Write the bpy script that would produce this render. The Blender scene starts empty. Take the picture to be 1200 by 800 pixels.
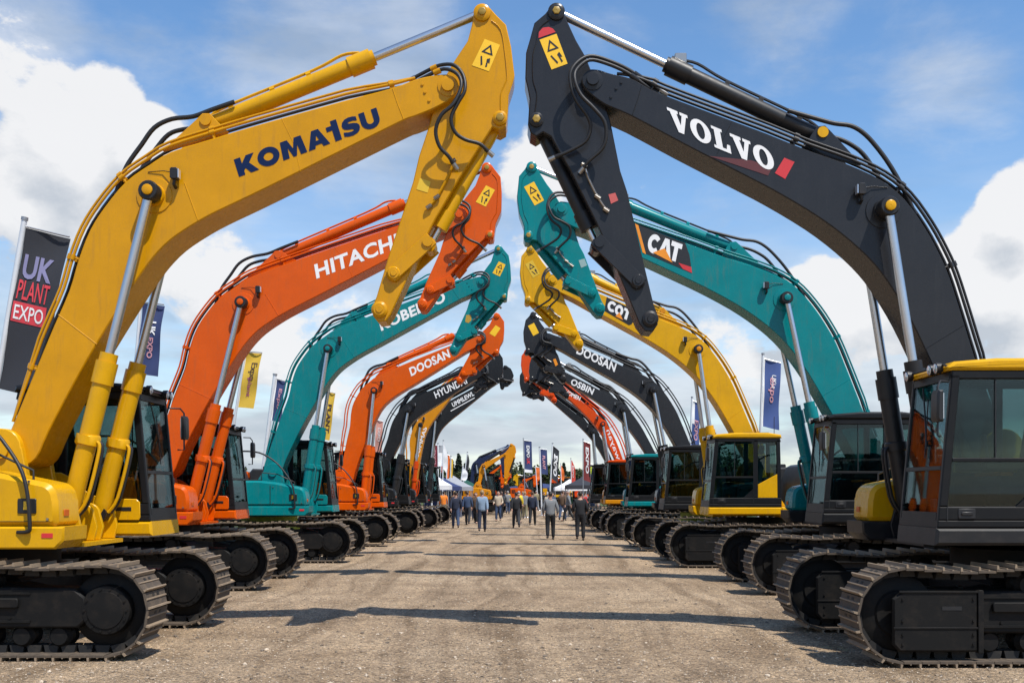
import bpy, bmesh, math, random
from mathutils import Vector, Matrix
rnd = random.Random(11)
R = math.radians
scene = bpy.context.scene
col = scene.collection

# ------------------------------------------------------------------ survey: picture measurements -> metres
FPX, CAMH, CX, HY = 1200.0, 1.8, 598.0, 575.0
def wp(px, py, d):
    return Vector(((px - CX) * d / FPX, d, CAMH + (HY - py) * d / FPX))

# ------------------------------------------------------------------ materials
MATS = {}
def nodes_of(m):
    m.use_nodes = True
    nt = m.node_tree
    return nt, nt.nodes.get('Principled BSDF')
def mat(name, c, rough=0.5, metal=0.0, coat=0.0, dirt=0.0, dirtcol=(0.22, 0.17, 0.12), bump=0.0, bscale=60, scale=2.2, vary=0.06, spec=0.5, streak=False):
    if name in MATS: return MATS[name]
    m = bpy.data.materials.new(name); MATS[name] = m
    nt, b = nodes_of(m); N, L = nt.nodes, nt.links
    b.inputs['Roughness'].default_value = rough
    b.inputs['Metallic'].default_value = metal
    b.inputs['Coat Weight'].default_value = coat
    b.inputs['Coat Roughness'].default_value = 0.12
    b.inputs['Specular IOR Level'].default_value = spec
    tc = N.new('ShaderNodeTexCoord')
    nz = N.new('ShaderNodeTexNoise'); nz.inputs['Scale'].default_value = scale; nz.inputs['Detail'].default_value = 7; nz.inputs['Roughness'].default_value = 0.62
    L.new(tc.outputs['Object'], nz.inputs['Vector'])
    ramp = N.new('ShaderNodeValToRGB')
    ramp.color_ramp.elements[0].position = 0.3; ramp.color_ramp.elements[1].position = 0.7
    lo = [max(0, x * (1 - vary)) for x in c]; hi = [min(1, x * (1 + vary)) for x in c]
    ramp.color_ramp.elements[0].color = (*lo, 1); ramp.color_ramp.elements[1].color = (*hi, 1)
    L.new(nz.outputs['Fac'], ramp.inputs['Fac'])
    out = ramp.outputs['Color']
    if dirt > 0:
        n2 = N.new('ShaderNodeTexNoise'); n2.inputs['Scale'].default_value = scale * 2.7; n2.inputs['Detail'].default_value = 9; n2.inputs['Roughness'].default_value = 0.7
        L.new(tc.outputs['Object'], n2.inputs['Vector'])
        mr = N.new('ShaderNodeMapRange'); mr.inputs['From Min'].default_value = 0.48; mr.inputs['From Max'].default_value = 0.78
        mr.inputs['To Max'].default_value = dirt; L.new(n2.outputs['Fac'], mr.inputs['Value'])
        mx = N.new('ShaderNodeMix'); mx.data_type = 'RGBA'
        L.new(mr.outputs['Result'], mx.inputs['Factor']); L.new(out, mx.inputs[6]); mx.inputs[7].default_value = (*dirtcol, 1)
        out = mx.outputs[2]
        ma = N.new('ShaderNodeMath'); ma.operation = 'MULTIPLY_ADD'; ma.inputs[1].default_value = 0.5; ma.inputs[2].default_value = rough
        L.new(mr.outputs['Result'], ma.inputs[0]); L.new(ma.outputs[0], b.inputs['Roughness'])
    if streak:      # rain-washed dust and fine scratches that belong to the paint
        mp = N.new('ShaderNodeMapping'); mp.inputs['Scale'].default_value = (5.5, 5.5, .7); L.new(tc.outputs['Object'], mp.inputs['Vector'])
        n4 = N.new('ShaderNodeTexNoise'); n4.inputs['Scale'].default_value = 2.5; n4.inputs['Detail'].default_value = 8; n4.inputs['Roughness'].default_value = .68; L.new(mp.outputs[0], n4.inputs['Vector'])
        m4 = N.new('ShaderNodeMapRange'); m4.inputs['From Min'].default_value = .54; m4.inputs['From Max'].default_value = .80; m4.inputs['To Max'].default_value = .34; L.new(n4.outputs['Fac'], m4.inputs['Value'])
        x4 = N.new('ShaderNodeMix'); x4.data_type = 'RGBA'; L.new(m4.outputs['Result'], x4.inputs['Factor']); L.new(out, x4.inputs[6]); x4.inputs[7].default_value = (*dirtcol, 1); out = x4.outputs[2]
        mp5 = N.new('ShaderNodeMapping'); mp5.inputs['Scale'].default_value = (1, 1, 14); mp5.inputs['Rotation'].default_value = (0, R(24), 0); L.new(tc.outputs['Object'], mp5.inputs['Vector'])
        n5 = N.new('ShaderNodeTexNoise'); n5.inputs['Scale'].default_value = 7; n5.inputs['Detail'].default_value = 3; L.new(mp5.outputs[0], n5.inputs['Vector'])
        m5 = N.new('ShaderNodeMapRange'); m5.inputs['From Min'].default_value = .70; m5.inputs['From Max'].default_value = .76; m5.inputs['To Max'].default_value = .35; L.new(n5.outputs['Fac'], m5.inputs['Value'])
        x5 = N.new('ShaderNodeMix'); x5.data_type = 'RGBA'; L.new(m5.outputs['Result'], x5.inputs['Factor']); L.new(out, x5.inputs[6]); x5.inputs[7].default_value = (*[v * .55 + .03 for v in c], 1); out = x5.outputs[2]
    L.new(out, b.inputs['Base Color'])
    if bump > 0:
        n3 = N.new('ShaderNodeTexNoise'); n3.inputs['Scale'].default_value = bscale; n3.inputs['Detail'].default_value = 5
        L.new(tc.outputs['Object'], n3.inputs['Vector'])
        bp = N.new('ShaderNodeBump'); bp.inputs['Strength'].default_value = bump; bp.inputs['Distance'].default_value = 0.01
        L.new(n3.outputs['Fac'], bp.inputs['Height']); L.new(bp.outputs['Normal'], b.inputs['Normal'])
    return m

PAINT = {
    'amber':  (0.56, 0.262, 0.0015), 'yellow': (0.62, 0.325, 0.003), 'orange': (0.62, 0.086, 0.0006), 'red': (0.60, 0.058, 0.002),
    'teal': (0.0004, 0.185, 0.195), 'charcoal': (0.023, 0.024, 0.027), 'black': (0.014, 0.0145, 0.0155), 'gold': (0.58, 0.22, 0.005), 'navy': (0.016, 0.024, 0.06)}
def paint(k):
    return mat('paint_' + k, PAINT[k], 0.27, 0, 0.0, dirt=0.07, dirtcol=(0.048, 0.048, 0.05) if k in ('charcoal', 'black', 'navy') else (0.16, 0.10, 0.05), vary=0.08, bump=0.035, bscale=5, spec=0.27, streak=True)
BLACK = mat('black_paint', (0.013, 0.013, 0.014), 0.42, dirt=0.3, dirtcol=(0.07, 0.055, 0.042), spec=0.4)
UNDER = mat('undercarriage_paint', (0.007, 0.0068, 0.0066), 0.6, dirt=0.4, dirtcol=(0.045, 0.034, 0.025), spec=0.2)
CABBLK = mat('cab_black', (0.009, 0.0095, 0.0105), 0.38, dirt=0.12, dirtcol=(0.05, 0.042, 0.035), spec=0.22)
RUBBER = mat('hose_rubber', (0.012, 0.012, 0.013), 0.5, vary=0.2)
CHROME = mat('chrome_rod', (0.60, 0.61, 0.63), 0.3, metal=1.0)
STEEL = mat('bare_steel', (0.35, 0.34, 0.32), 0.35, metal=0.9)
SHOE = mat('track_shoe', (0.075, 0.057, 0.041), 0.8, metal=0.0, dirt=0.85, dirtcol=(0.18, 0.13, 0.085), scale=4)
GROUSER = mat('track_grouser', (0.24, 0.178, 0.118), 0.65, metal=0.0, dirt=0.8, dirtcol=(0.33, 0.25, 0.165), scale=3)
CHAIN = mat('track_chain', (0.010, 0.009, 0.008), 0.7, dirt=0.6, dirtcol=(0.09, 0.07, 0.05))
WHITE = mat('white_vinyl', (0.78, 0.78, 0.77), 0.45)
NAVYV = mat('navy_vinyl', (0.004, 0.015, 0.065), 0.45, spec=.2)
REDV = mat('red_vinyl', (0.55, 0.025, 0.03), 0.45)
BLKV = mat('black_vinyl', (0.012, 0.012, 0.013), 0.45)
YELV = mat('yellow_vinyl', (0.85, 0.50, 0.01), 0.45)
ORGV = mat('orange_vinyl', (0.78, 0.26, 0.01), 0.45)
LIME = mat('lime_paint', (0.30, 0.36, 0.02), 0.5, dirt=0.2)
SEAT = mat('seat_fabric', (0.055, 0.053, 0.055), 0.85, bump=0.2, bscale=200)
LAMP = mat('lamp_lens', (0.7, 0.72, 0.75), 0.1, metal=0.6)

def glass_mat():
    m = bpy.data.materials.new('cab_glass'); m.use_nodes = True
    N, L = m.node_tree.nodes, m.node_tree.links
    N.clear()
    o = N.new('ShaderNodeOutputMaterial'); mx = N.new('ShaderNodeMixShader')
    t = N.new('ShaderNodeBsdfTransparent'); t.inputs['Color'].default_value = (0.50, 0.61, 0.61, 1)
    g = N.new('ShaderNodeBsdfGlossy'); g.inputs['Roughness'].default_value = 0.015; g.inputs['Color'].default_value = (0.85, 0.95, 0.97, 1)
    lw = N.new('ShaderNodeLayerWeight'); lw.inputs['Blend'].default_value = 0.35
    mr = N.new('ShaderNodeMapRange'); mr.inputs['To Min'].default_value = 0.03; mr.inputs['To Max'].default_value = 0.28
    L.new(lw.outputs['Fresnel'], mr.inputs['Value']); L.new(mr.outputs['Result'], mx.inputs['Fac'])
    L.new(t.outputs[0], mx.inputs[1]); L.new(g.outputs[0], mx.inputs[2]); L.new(mx.outputs[0], o.inputs['Surface'])
    return m
GLASS = glass_mat()

# ------------------------------------------------------------------ mesh helpers
class MB:
    """collects shapes for ONE mesh object; every shape may name its material"""
    def __init__(s): s.v, s.f, s.m, s.mats = [], [], [], []
    def mi(s, m):
        if m not in s.mats: s.mats.append(m)
        return s.mats.index(m)
    def add(s, vs, fs, m):
        o = len(s.v); k = s.mi(m)
        s.v += [tuple(p) for p in vs]
        for f in fs: s.f.append([i + o for i in f]); s.m.append(k)
    def box(s, x0, x1, y0, y1, z0, z1, m, bev=0.0):
        if bev <= 0:
            vs = [(x, y, z) for x in (x0, x1) for y in (y0, y1) for z in (z0, z1)]
            fs = [(0, 1, 3, 2), (4, 6, 7, 5), (0, 4, 5, 1), (2, 3, 7, 6), (0, 2, 6, 4), (1, 5, 7, 3)]
            s.add(vs, fs, m)
        else:
            s.prism([(x0 + bev, z0), (x1 - bev, z0), (x1, z0 + bev), (x1, z1 - bev), (x1 - bev, z1), (x0 + bev, z1), (x0, z1 - bev), (x0, z0 + bev)], y0, y1, m, bev * 0.5)
    def prism(s, pts, y0, y1, m, bev=0.0):
        """polygon in (x, z) extruded along y, its rims chamfered by bev"""
        n = len(pts)
        a = sum(pts[i][0] * pts[(i + 1) % n][1] - pts[(i + 1) % n][0] * pts[i][1] for i in range(n))
        if a < 0: pts = pts[::-1]
        if y0 > y1: y0, y1 = y1, y0
        def inset(d):
            out = []
            for i in range(n):
                p, q, r = Vector(pts[i - 1]), Vector(pts[i]), Vector(pts[(i + 1) % n])
                e1, e2 = (q - p), (r - q)
                if e1.length < 1e-9 or e2.length < 1e-9: out.append(tuple(q)); continue
                e1.normalize(); e2.normalize()
                n1, n2 = Vector((-e1.y, e1.x)), Vector((-e2.y, e2.x))
                b = n1 + n2
                if b.length < 1e-6: out.append(tuple(q)); continue
                b.normalize(); k = d / max(0.45, b.dot(n1))
                out.append(tuple(q + b * k))
            return out
        if bev > 0:
            ins = inset(bev)
            rings = [[(x, y0, z) for x, z in ins], [(x, y0 + bev, z) for x, z in pts], [(x, y1 - bev, z) for x, z in pts], [(x, y1, z) for x, z in ins]]
        else:
            rings = [[(x, y0, z) for x, z in pts], [(x, y1, z) for x, z in pts]]
        vs = [p for r in rings for p in r]
        fs = [list(range(n)), list(range((len(rings) - 1) * n, len(rings) * n))[::-1]]
        for k in range(len(rings) - 1):
            for i in range(n):
                j = (i + 1) % n
                fs.append((k * n + j, k * n + i, (k + 1) * n + i, (k + 1) * n + j))
        s.add(vs, fs, m)
    def tube(s, pts, r, m, seg=8, caps=True, radii=None):
        pts = [Vector(p) for p in pts]
        n = len(pts); vs = []; fs = []
        up = None
        for i, p in enumerate(pts):
            t = (pts[min(i + 1, n - 1)] - pts[max(i - 1, 0)])
            if t.length < 1e-9: t = Vector((0, 0, 1))
            t.normalize()
            if up is None:
                up = Vector((0, 0, 1)) if abs(t.z) < 0.9 else Vector((1, 0, 0))
            a = t.cross(up)
            if a.length < 1e-6: a = t.cross(Vector((0, 1, 0)))
            a.normalize(); b = a.cross(t).normalized(); up = b
            rr = radii[i] if radii else r
            for k in range(seg):
                an = 2 * math.pi * k / seg
                vs.append(p + a * (rr * math.cos(an)) + b * (rr * math.sin(an)))
        for i in range(n - 1):
            for k in range(seg):
                k2 = (k + 1) % seg
                fs.append((i * seg + k, i * seg + k2, (i + 1) * seg + k2, (i + 1) * seg + k))
        if caps:
            fs.append(list(range(seg))[::-1]); fs.append(list(range((n - 1) * seg, n * seg)))
        s.add(vs, fs, m)
    def cyl(s, p0, p1, r, m, seg=16): s.tube([p0, p1], r, m, seg)
    def lathe(s, p0, axis, prof, m, seg=24):
        """prof: (distance along axis, radius)"""
        ax = Vector(axis).normalized(); p0 = Vector(p0)
        s.tube([p0 + ax * h for h, r in prof], 0, m, seg, True, [max(r, 0.0008) for h, r in prof])
    def build(s, name, parent=None, smooth=35, loc=None):
        me = bpy.data.meshes.new(name)
        me.from_pydata(s.v, [], s.f)
        for m in s.mats: me.materials.append(m)
        me.polygons.foreach_set('material_index', s.m)
        bm = bmesh.new(); bm.from_mesh(me)
        bmesh.ops.recalc_face_normals(bm, faces=bm.faces)
        bm.to_mesh(me); bm.free()
        if smooth:
            me.polygons.foreach_set('use_smooth', [True] * len(me.polygons))
            try: me.set_sharp_from_angle(angle=R(smooth))
            except Exception: pass
        me.update()
        return link(name, me, parent, loc)
def link(name, me, parent=None, loc=None):
    o = bpy.data.objects.new(name, me); col.objects.link(o)
    if parent: o.parent = parent
    if loc is not None: o.location = loc
    return o
def tag(o, label=None, cat=None, group=None, kind=None):
    if label: o['label'] = label
    if cat: o['category'] = cat
    if group: o['group'] = group
    if kind: o['kind'] = kind
    return o
def empty(name, loc, rz=0.0):
    o = bpy.data.objects.new(name, None); col.objects.link(o)
    o.location = loc; o.rotation_euler = (0, 0, rz); o.empty_display_size = 0.3
    return o
def crom(pts, n=3):
    """Catmull-Rom through the points"""
    P = [Vector(p) for p in pts]; out = []
    for i in range(len(P) - 1):
        p0, p1, p2, p3 = P[max(i - 1, 0)], P[i], P[i + 1], P[min(i + 2, len(P) - 1)]
        for k in range(n):
            t = k / n
            out.append(0.5 * ((2 * p1) + (p2 - p0) * t + (2 * p0 - 5 * p1 + 4 * p2 - p3) * t * t + (3 * p1 - p0 - 3 * p2 + p3) * t ** 3))
    out.append(P[-1])
    return out
def arc(cx, cz, r, a0, a1, n):
    return [(cx + r * math.cos(R(a0 + (a1 - a0) * i / n)), cz + r * math.sin(R(a0 + (a1 - a0) * i / n))) for i in range(n + 1)]

# ------------------------------------------------------------------ lettering: flat meshes in a unit box (u along, v up)
def ring(cx, cy, rx, ry, n=28): return [(cx + rx * math.cos(2 * math.pi * i / n), cy + ry * math.sin(2 * math.pi * i / n)) for i in range(n)]
def stroke(pts, t):
    P = [Vector(p) for p in pts]; Lf, Rt = [], []
    for i, p in enumerate(P):
        d = (P[min(i + 1, len(P) - 1)] - P[max(i - 1, 0)]).normalized(); n = Vector((-d.y, d.x))
        Lf.append(tuple(p + n * t / 2)); Rt.append(tuple(p - n * t / 2))
    return Lf + Rt[::-1]
def curve_mesh(loops=None, text=None, bold=0.0, space=1.0):
    """filled outlines -> (verts, faces), scaled to u in 0..1, v in 0..1 of the cap box"""
    if text is not None:
        cu = bpy.data.curves.new('lettering', 'FONT'); cu.body = text; cu.offset = bold; cu.space_character = space; cu.resolution_u = 3
    else:
        cu = bpy.data.curves.new('lettering', 'CURVE'); cu.dimensions = '2D'; cu.fill_mode = 'BOTH'
        for lp in loops:
            sp = cu.splines.new('POLY'); sp.points.add(len(lp) - 1)
            for q, (x, y) in zip(sp.points, lp): q.co = (x, y, 0, 1)
            sp.use_cyclic_u = True
    o = bpy.data.objects.new('lettering', cu); col.objects.link(o)
    bpy.context.view_layer.update()
    me = o.evaluated_get(bpy.context.evaluated_depsgraph_get()).to_mesh()
    vs = [v.co.copy() for v in me.vertices]; fs = [tuple(p.vertices) for p in me.polygons]
    bpy.data.objects.remove(o); bpy.data.curves.remove(cu)
    x0, x1 = min(v.x for v in vs), max(v.x for v in vs); y0, y1 = min(v.y for v in vs), max(v.y for v in vs)
    return [((v.x - x0) / (x1 - x0), (v.y - y0) / (y1 - y0)) for v in vs], fs
def outline_word(word):
    U = stroke([(0.14, 1), (0.14, 0.42)] + arc(0.45, 0.42, 0.31, 180, 360, 12) + [(0.76, 0.42), (0.76, 1)], 0.28)
    S = [(.80, .93), (.80, .70), (.62, .76), (.47, .775), (.36, .755), (.35, .71), (.42, .675), (.60, .635), (.76, .56), (.84, .45), (.85, .31), (.79, .15), (.66, .04), (.44, -.02), (.22, .0), (.02, .075),
         (.04, .31), (.24, .235), (.42, .215), (.53, .235), (.54, .285), (.46, .33), (.28, .37), (.13, .44), (.05, .55), (.04, .69), (.10, .85), (.24, .97), (.44, 1.015), (.64, .99)]
    G = {
        'K': ([[(0, 0), (0, 1), (.31, 1), (.31, .64), (.58, 1), (.98, 1), (.64, .56), (1.0, 0), (.6, 0), (.41, .34), (.31, .22), (.31, 0)]], 1.0),
        'O': ([ring(.53, .5, .53, .52), ring(.53, .5, .23, .22)], 1.08),
        'M': ([[(0, 0), (.08, 1), (.42, 1), (.59, .45), (.76, 1), (1.10, 1), (1.18, 0), (.87, 0), (.83, .58), (.67, 0), (.51, 0), (.35, .58), (.31, 0)]], 1.2),
        'A': ([[(0, 0), (.36, 1), (.7, 1), (1.06, 0), (.73, 0), (.68, .17), (.38, .17), (.33, 0)], [(.45, .4), (.61, .4), (.53, .68)]], 1.0),
        'T': ([[(.26, 0), (.58, 0), (.58, .78), (.58, 1.16), (.28, 1.16), (.28, .9), (0, .9), (0, .64), (.26, .64)]], 0.64),
        'S': ([S], 0.88), 'U': ([U], 0.92)}
    if word in ('CAT', 'COT'):
        Cc = stroke([(.46 + .36 * math.cos(R(a)), .5 + .37 * math.sin(R(a))) for a in range(42, 319, 12)], .27)
        P_ = {'C': ([Cc], .80), 'A': G['A'], 'O': ([ring(.46, .5, .46, .51), ring(.46, .5, .18, .22)], .92), 'T': ([[(.27, 0), (.57, 0), (.57, .74), (.84, .74), (.84, 1), (0, 1), (0, .74), (.27, .74)]], .84)}
        loops, x = [], 0.0
        for ch in word:
            g, w = P_[ch]; loops += [[(px + x + .10 * py, py) for px, py in lp] for lp in g]; x += w + (.02 if ch != 'A' else -.10)
        return curve_mesh(loops=loops)
    if word == 'SLAB':
        V = [(0, 1), (.52, 1), (.52, .86), (.44, .86), (.57, .36), (.70, .86), (.61, .86), (.61, 1), (1.0, 1), (1.0, .86), (.91, .86), (.66, 0), (.40, 0), (.12, .86), (0, .86)]
        O = [ring(.5, .5, .5, .53), ring(.5, .5, .2, .37)]
        Lr = [(0, 1), (.52, 1), (.52, .87), (.43, .87), (.43, .14), (.62, .14), (.68, .38), (.82, .38), (.82, 0), (0, 0), (0, .13), (.12, .13), (.12, .87), (0, .87)]
        seq = [([V], 1.0), (O, 1.03), ([Lr], .86), ([V], 1.0), (O, 1.0)]
    else: seq = [G[c] for c in word]
    loops, x = [], 0.0
    for g, w in seq:
        loops += [[(px + x, py) for px, py in lp] for lp in g]; x += w + 0.06
    return curve_mesh(loops=loops)

# ------------------------------------------------------------------ the two traced arms (picture coordinates of the nearest machine of each row)
ARM_L = dict(
    up=[(5, 528), (9, 512), (21, 483), (42, 432), (62, 384), (81, 340), (92, 303), (105, 270), (122, 243), (147, 213), (175, 193), (200, 178), (250, 162), (300, 147), (407, 117), (460, 103), (487, 93), (510, 88), (524, 87)],
    tip=[(534, 92), (538, 101), (534, 110)],
    lo=[(524, 119), (507, 128), (484, 137), (471, 142), (400, 177), (327, 213), (290, 231), (250, 250), (225, 264), (200, 281), (180, 301), (163, 324), (149, 345), (113, 403), (85, 452), (57, 505), (42, 537), (25, 546), (9, 541)],
    F=(18, 531), C=(181, 229), T=(525, 101),
    stick=[(555, 16), (557, 9), (565, 6), (574, 9), (581, 17), (593, 29), (599, 55), (603, 88), (601, 97), (596, 112), (595, 133), (593, 148), (586, 152), (577, 149), (566, 166), (537, 211), (510, 257), (491, 295), (471, 340), (458, 368), (452, 376), (443, 377), (437, 370), (436, 360), (441, 348), (455, 301), (484, 213), (491, 183), (503, 147), (510, 120), (517, 98), (532, 72), (548, 48), (553, 29)],
    A=(565, 15.5), B=(445, 363), K=(586, 139), J=(503, 289), I=(462, 321), G=(246, 147), head=(433, 77),
    bracket=[(196, 182), (234, 147), (242, 139), (251, 139), (259, 148), (272, 160), (235, 172)],
    hoses=[[(478, 88), (497, 80), (515, 74), (532, 76), (543, 90), (545, 108), (537, 123), (529, 140), (533, 155), (545, 163), (562, 167), (572, 175)],
           [(478, 95), (500, 86), (520, 80), (536, 88), (541, 104), (532, 125), (518, 138), (511, 155), (515, 172), (525, 182), (531, 190)]],
    base_hoses=[[(140, 232), (146, 214), (155, 195), (170, 174), (185, 154), (205, 144), (230, 141), (252, 133), (278, 124)], [(150, 222), (163, 196), (180, 172), (195, 155), (212, 149), (232, 147), (250, 139), (275, 131)]],
    stick_pipe=[(531, 190), (527, 204), (512, 232), (503, 243)],
    light=(208, 208), warn=[(568, 46), (586, 53), (573, 84), (553, 77)], crease=[(216, 214), (232, 258)])
ARM_R = dict(
    up=[(1182, 526), (1176, 505), (1165, 478), (1153, 448), (1142, 417), (1125, 362), (1112, 322), (1101, 297), (1084, 266), (1060, 233), (1033, 211), (995, 193), (947, 176), (900, 157), (860, 142), (775, 110), (755, 100), (740, 92), (715, 86), (703, 82), (694, 81)],
    tip=[(686, 85), (681, 94), (685, 104)],
    lo=[(694, 112), (710, 123), (740, 136), (800, 168), (862, 200), (910, 225), (960, 255), (997, 283), (1025, 310), (1045, 337), (1067, 374), (1092, 426), (1112, 470), (1135, 520), (1148, 541), (1166, 547), (1180, 540)],
    F=(1166, 532), C=(1035, 247), T=(694.5, 94),
    stick=[(663, 21), (660, 11), (652, 6), (645, 8), (639, 16), (626, 27), (621, 45), (616, 62), (615, 92), (618, 105), (620, 116), (618, 146), (621, 156), (628, 160), (636, 155), (645, 160), (657, 182), (667, 198), (699, 262), (721, 312), (737, 350), (749, 379), (756, 388), (765, 389), (771, 380), (770, 367), (766, 356), (754, 306), (735, 224), (727, 200), (715, 140), (702, 105), (686, 66), (675, 47)],
    A=(652, 14.5), B=(762, 374), K=(628, 141), J=(700, 290), I=(747, 330), G=(959, 161), head=(781, 85),
    bracket=[(1004, 198), (969, 160), (962, 153), (953, 154), (947, 162), (940, 175), (965, 190)],
    hoses=[[(785, 105), (760, 92), (740, 80), (720, 72), (695, 66), (680, 72), (669, 85), (668, 100), (675, 120), (688, 137), (692, 150), (686, 165), (668, 175), (650, 182)],
           [(782, 112), (758, 97), (735, 83), (710, 74), (690, 72), (675, 85), (673, 98), (680, 115), (695, 130), (708, 145), (710, 162), (705, 175), (690, 188), (684, 195)]],
    base_hoses=[[(1068, 255), (1054, 225), (1040, 200), (1026, 180), (1010, 162), (994, 152), (974, 149), (955, 144), (920, 134)], [(1050, 235), (1028, 198), (1014, 178), (1000, 167), (985, 160), (968, 156), (950, 150), (922, 141)]],
    stick_pipe=[(684, 195), (690, 212), (700, 232), (710, 247)],
    light=(1006, 226), warn=[(632, 47), (652, 40), (665, 75), (646, 82)], crease=None)
def affine(src, dst):
    a = Matrix([[p[0], p[1], 1] for p in src]).inverted()
    rx = a @ Vector([q[0] for q in dst]); ry = a @ Vector([q[1] for q in dst])
    return lambda p: (rx.x * p[0] + rx.y * p[1] + rx.z, ry.x * p[0] + ry.y * p[1] + ry.z)

def stick_map(src, dst, k):
    """same thickness, own length above and below the pivot"""
    def frame(A, T, B):
        a, t, b = Vector(A), Vector(T), Vector(B); e = (b - a); ln = e.length; e.normalize(); n = Vector((-e.y, e.x))
        return a, e, n, ln, (t - a).dot(e), (t - a).dot(n)
    a0, e0, n0, l0, t0, c0 = frame(*src); a1, e1, n1, l1, t1, c1 = frame(*dst)
    def f(p):
        q = Vector(p) - a0; a, c = q.dot(e0), q.dot(n0)
        if a < 0: w, aa = 0.0, a * k
        elif a < t0: w, aa = a / t0, a / t0 * t1
        elif a < l0: w, aa = (l0 - a) / (l0 - t0), t1 + (a - t0) / (l0 - t0) * (l1 - t1)
        else: w, aa = 0.0, l1 + (a - l0) * k
        r_ = a1 + e1 * aa + n1 * (c * k + w * (c1 - c0 * k))
        return (r_.x, r_.y)
    return f

# ------------------------------------------------------------------ shared machine pieces, machine frame: x forward, y operator's left, z up
CACHE = {}
TL = 2.45                                   # half length of a track
def track_mesh(detail):
    k = ('track', detail)
    if k in CACHE: return CACHE[k]
    b = MB(); r = 0.475; xc = TL - 0.53; zc = 0.53
    per = 4 * xc + 2 * math.pi * r; n = 58; pitch = per / n
    for i in range(n):
        s = (i + 0.5) * pitch; sag = 0.0
        if s < 2 * xc: p = (-xc + s, zc - r); t = (1, 0)
        elif s < 2 * xc + math.pi * r:
            a = (s - 2 * xc) / r - math.pi / 2; p = (xc + r * math.cos(a), zc + r * math.sin(a)); t = (-math.sin(a), math.cos(a))
        elif s < 4 * xc + math.pi * r:
            u = s - 2 * xc - math.pi * r; sag = -0.035 * math.sin(math.pi * 3 * u / (2 * xc)) ** 2; p = (xc - u, zc + r + sag); t = (-1, 0)
        else:
            a = (s - 4 * xc - math.pi * r) / r + math.pi / 2; p = (-xc + r * math.cos(a), zc + r * math.sin(a)); t = (-math.sin(a), math.cos(a))
        nrm = (t[1], -t[0])
        def q(al, ou): return (p[0] + t[0] * al + nrm[0] * ou, p[1] + t[1] * al + nrm[1] * ou)
        h = pitch * 0.485
        b.prism([q(-h, -.012), q(h, -.012), q(h, .012), q(-h, .012)], -.30, .30, SHOE)
        b.prism([q(-h, .012), q(-h + .026, .012), q(-h + .020, .052), q(-h + .004, .052)], -.303, .303, GROUSER)
        if detail:
            b.prism([q(.01, .012), q(.03, .012), q(.026, .024), q(.014, .024)], -.298, .298, GROUSER)
            b.prism([q(-h * .9, -.09), q(h * .9, -.09), q(h * .7, -.0125), q(-h * .7, -.0125)], -.10, -.045, CHAIN)
            b.prism([q(-h * .9, -.09), q(h * .9, -.09), q(h * .7, -.0125), q(-h * .7, -.0125)], .045, .10, CHAIN)
            for yy in (-.07, .07):
                b.prism([q(.04, .012), q(.068, .012), q(.068, .016), q(.04, .016)], yy - .03, yy + .03, CHAIN)
    CACHE[k] = b; return b
def add_mesh(key, builder, name, parent, loc=None, rz=0.0, smooth=35):
    """one mesh datablock per key, linked again for every further machine"""
    if key in CACHE: o = link(name, CACHE[key], parent, loc)
    else:
        o = builder().build(name, parent, smooth, loc); CACHE[key] = o.data
    o.rotation_euler.z = rz
    return o
def frame_mb(drive_front):
    b = MB()
    x = TL - 0.53
    b.prism([(-x + .25, .34), (x - .30, .34), (x - .22, .42), (x - .22, .66), (x - .34, .76), (-x + .3, .80), (-x + .2, .66)], -.19, .19, UNDER, .02)
    b.box(-1.0, 1.0, -.235, -.19, .56, .66, UNDER, .015); b.box(-1.0, 1.0, .19, .235, .56, .66, UNDER, .015)      # step ledges
    b.box(-.35, .25, -.30, -.236, .60, .635, UNDER); b.box(-.35, .25, .236, .30, .60, .635, UNDER)
    if not drive_front:
        b.prism([(x - .75, .16), (x + .05, .16), (x + .12, .24), (x + .12, .70), (x + .02, .78), (x - .75, .78)], -.265, -.2, UNDER, .02)
        b.prism([(x - .75, .16), (x + .05, .16), (x + .12, .24), (x + .12, .70), (x + .02, .78), (x - .75, .78)], .2, .265, UNDER, .02)
        for sg in (-1, 1):
            b.box(x - .58, x - .38, sg * .266, sg * .2685, .585, .625, BLKV)
            b.box(x - .76, x + .115, sg * .262, sg * .275, .395, .415, UNDER, .004); b.box(x - .76, x + .06, sg * .255, sg * .277, .762, .784, UNDER, .004)
            b.box(x - .80, x - .745, sg * .20, sg * .28, .15, .79, UNDER, .008)
            for z in (.24, .34, .48, .70):
                for xx in (x - .70, x + .02): b.cyl((xx, sg * .262, z), (xx, sg * .279, z), .014, UNDER, 6)
    for sg in (-1, 1):
        b.box(-1.6, x - .8, sg * .19, sg * .205, .70, .715, UNDER); b.box(-1.6, x - .8, sg * .19, sg * .21, .40, .425, UNDER)
        for k in range(9): b.cyl((-1.5 + k * .3, sg * .188, .45), (-1.5 + k * .3, sg * .206, .45), .017, UNDER, 6)
    return b
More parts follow.
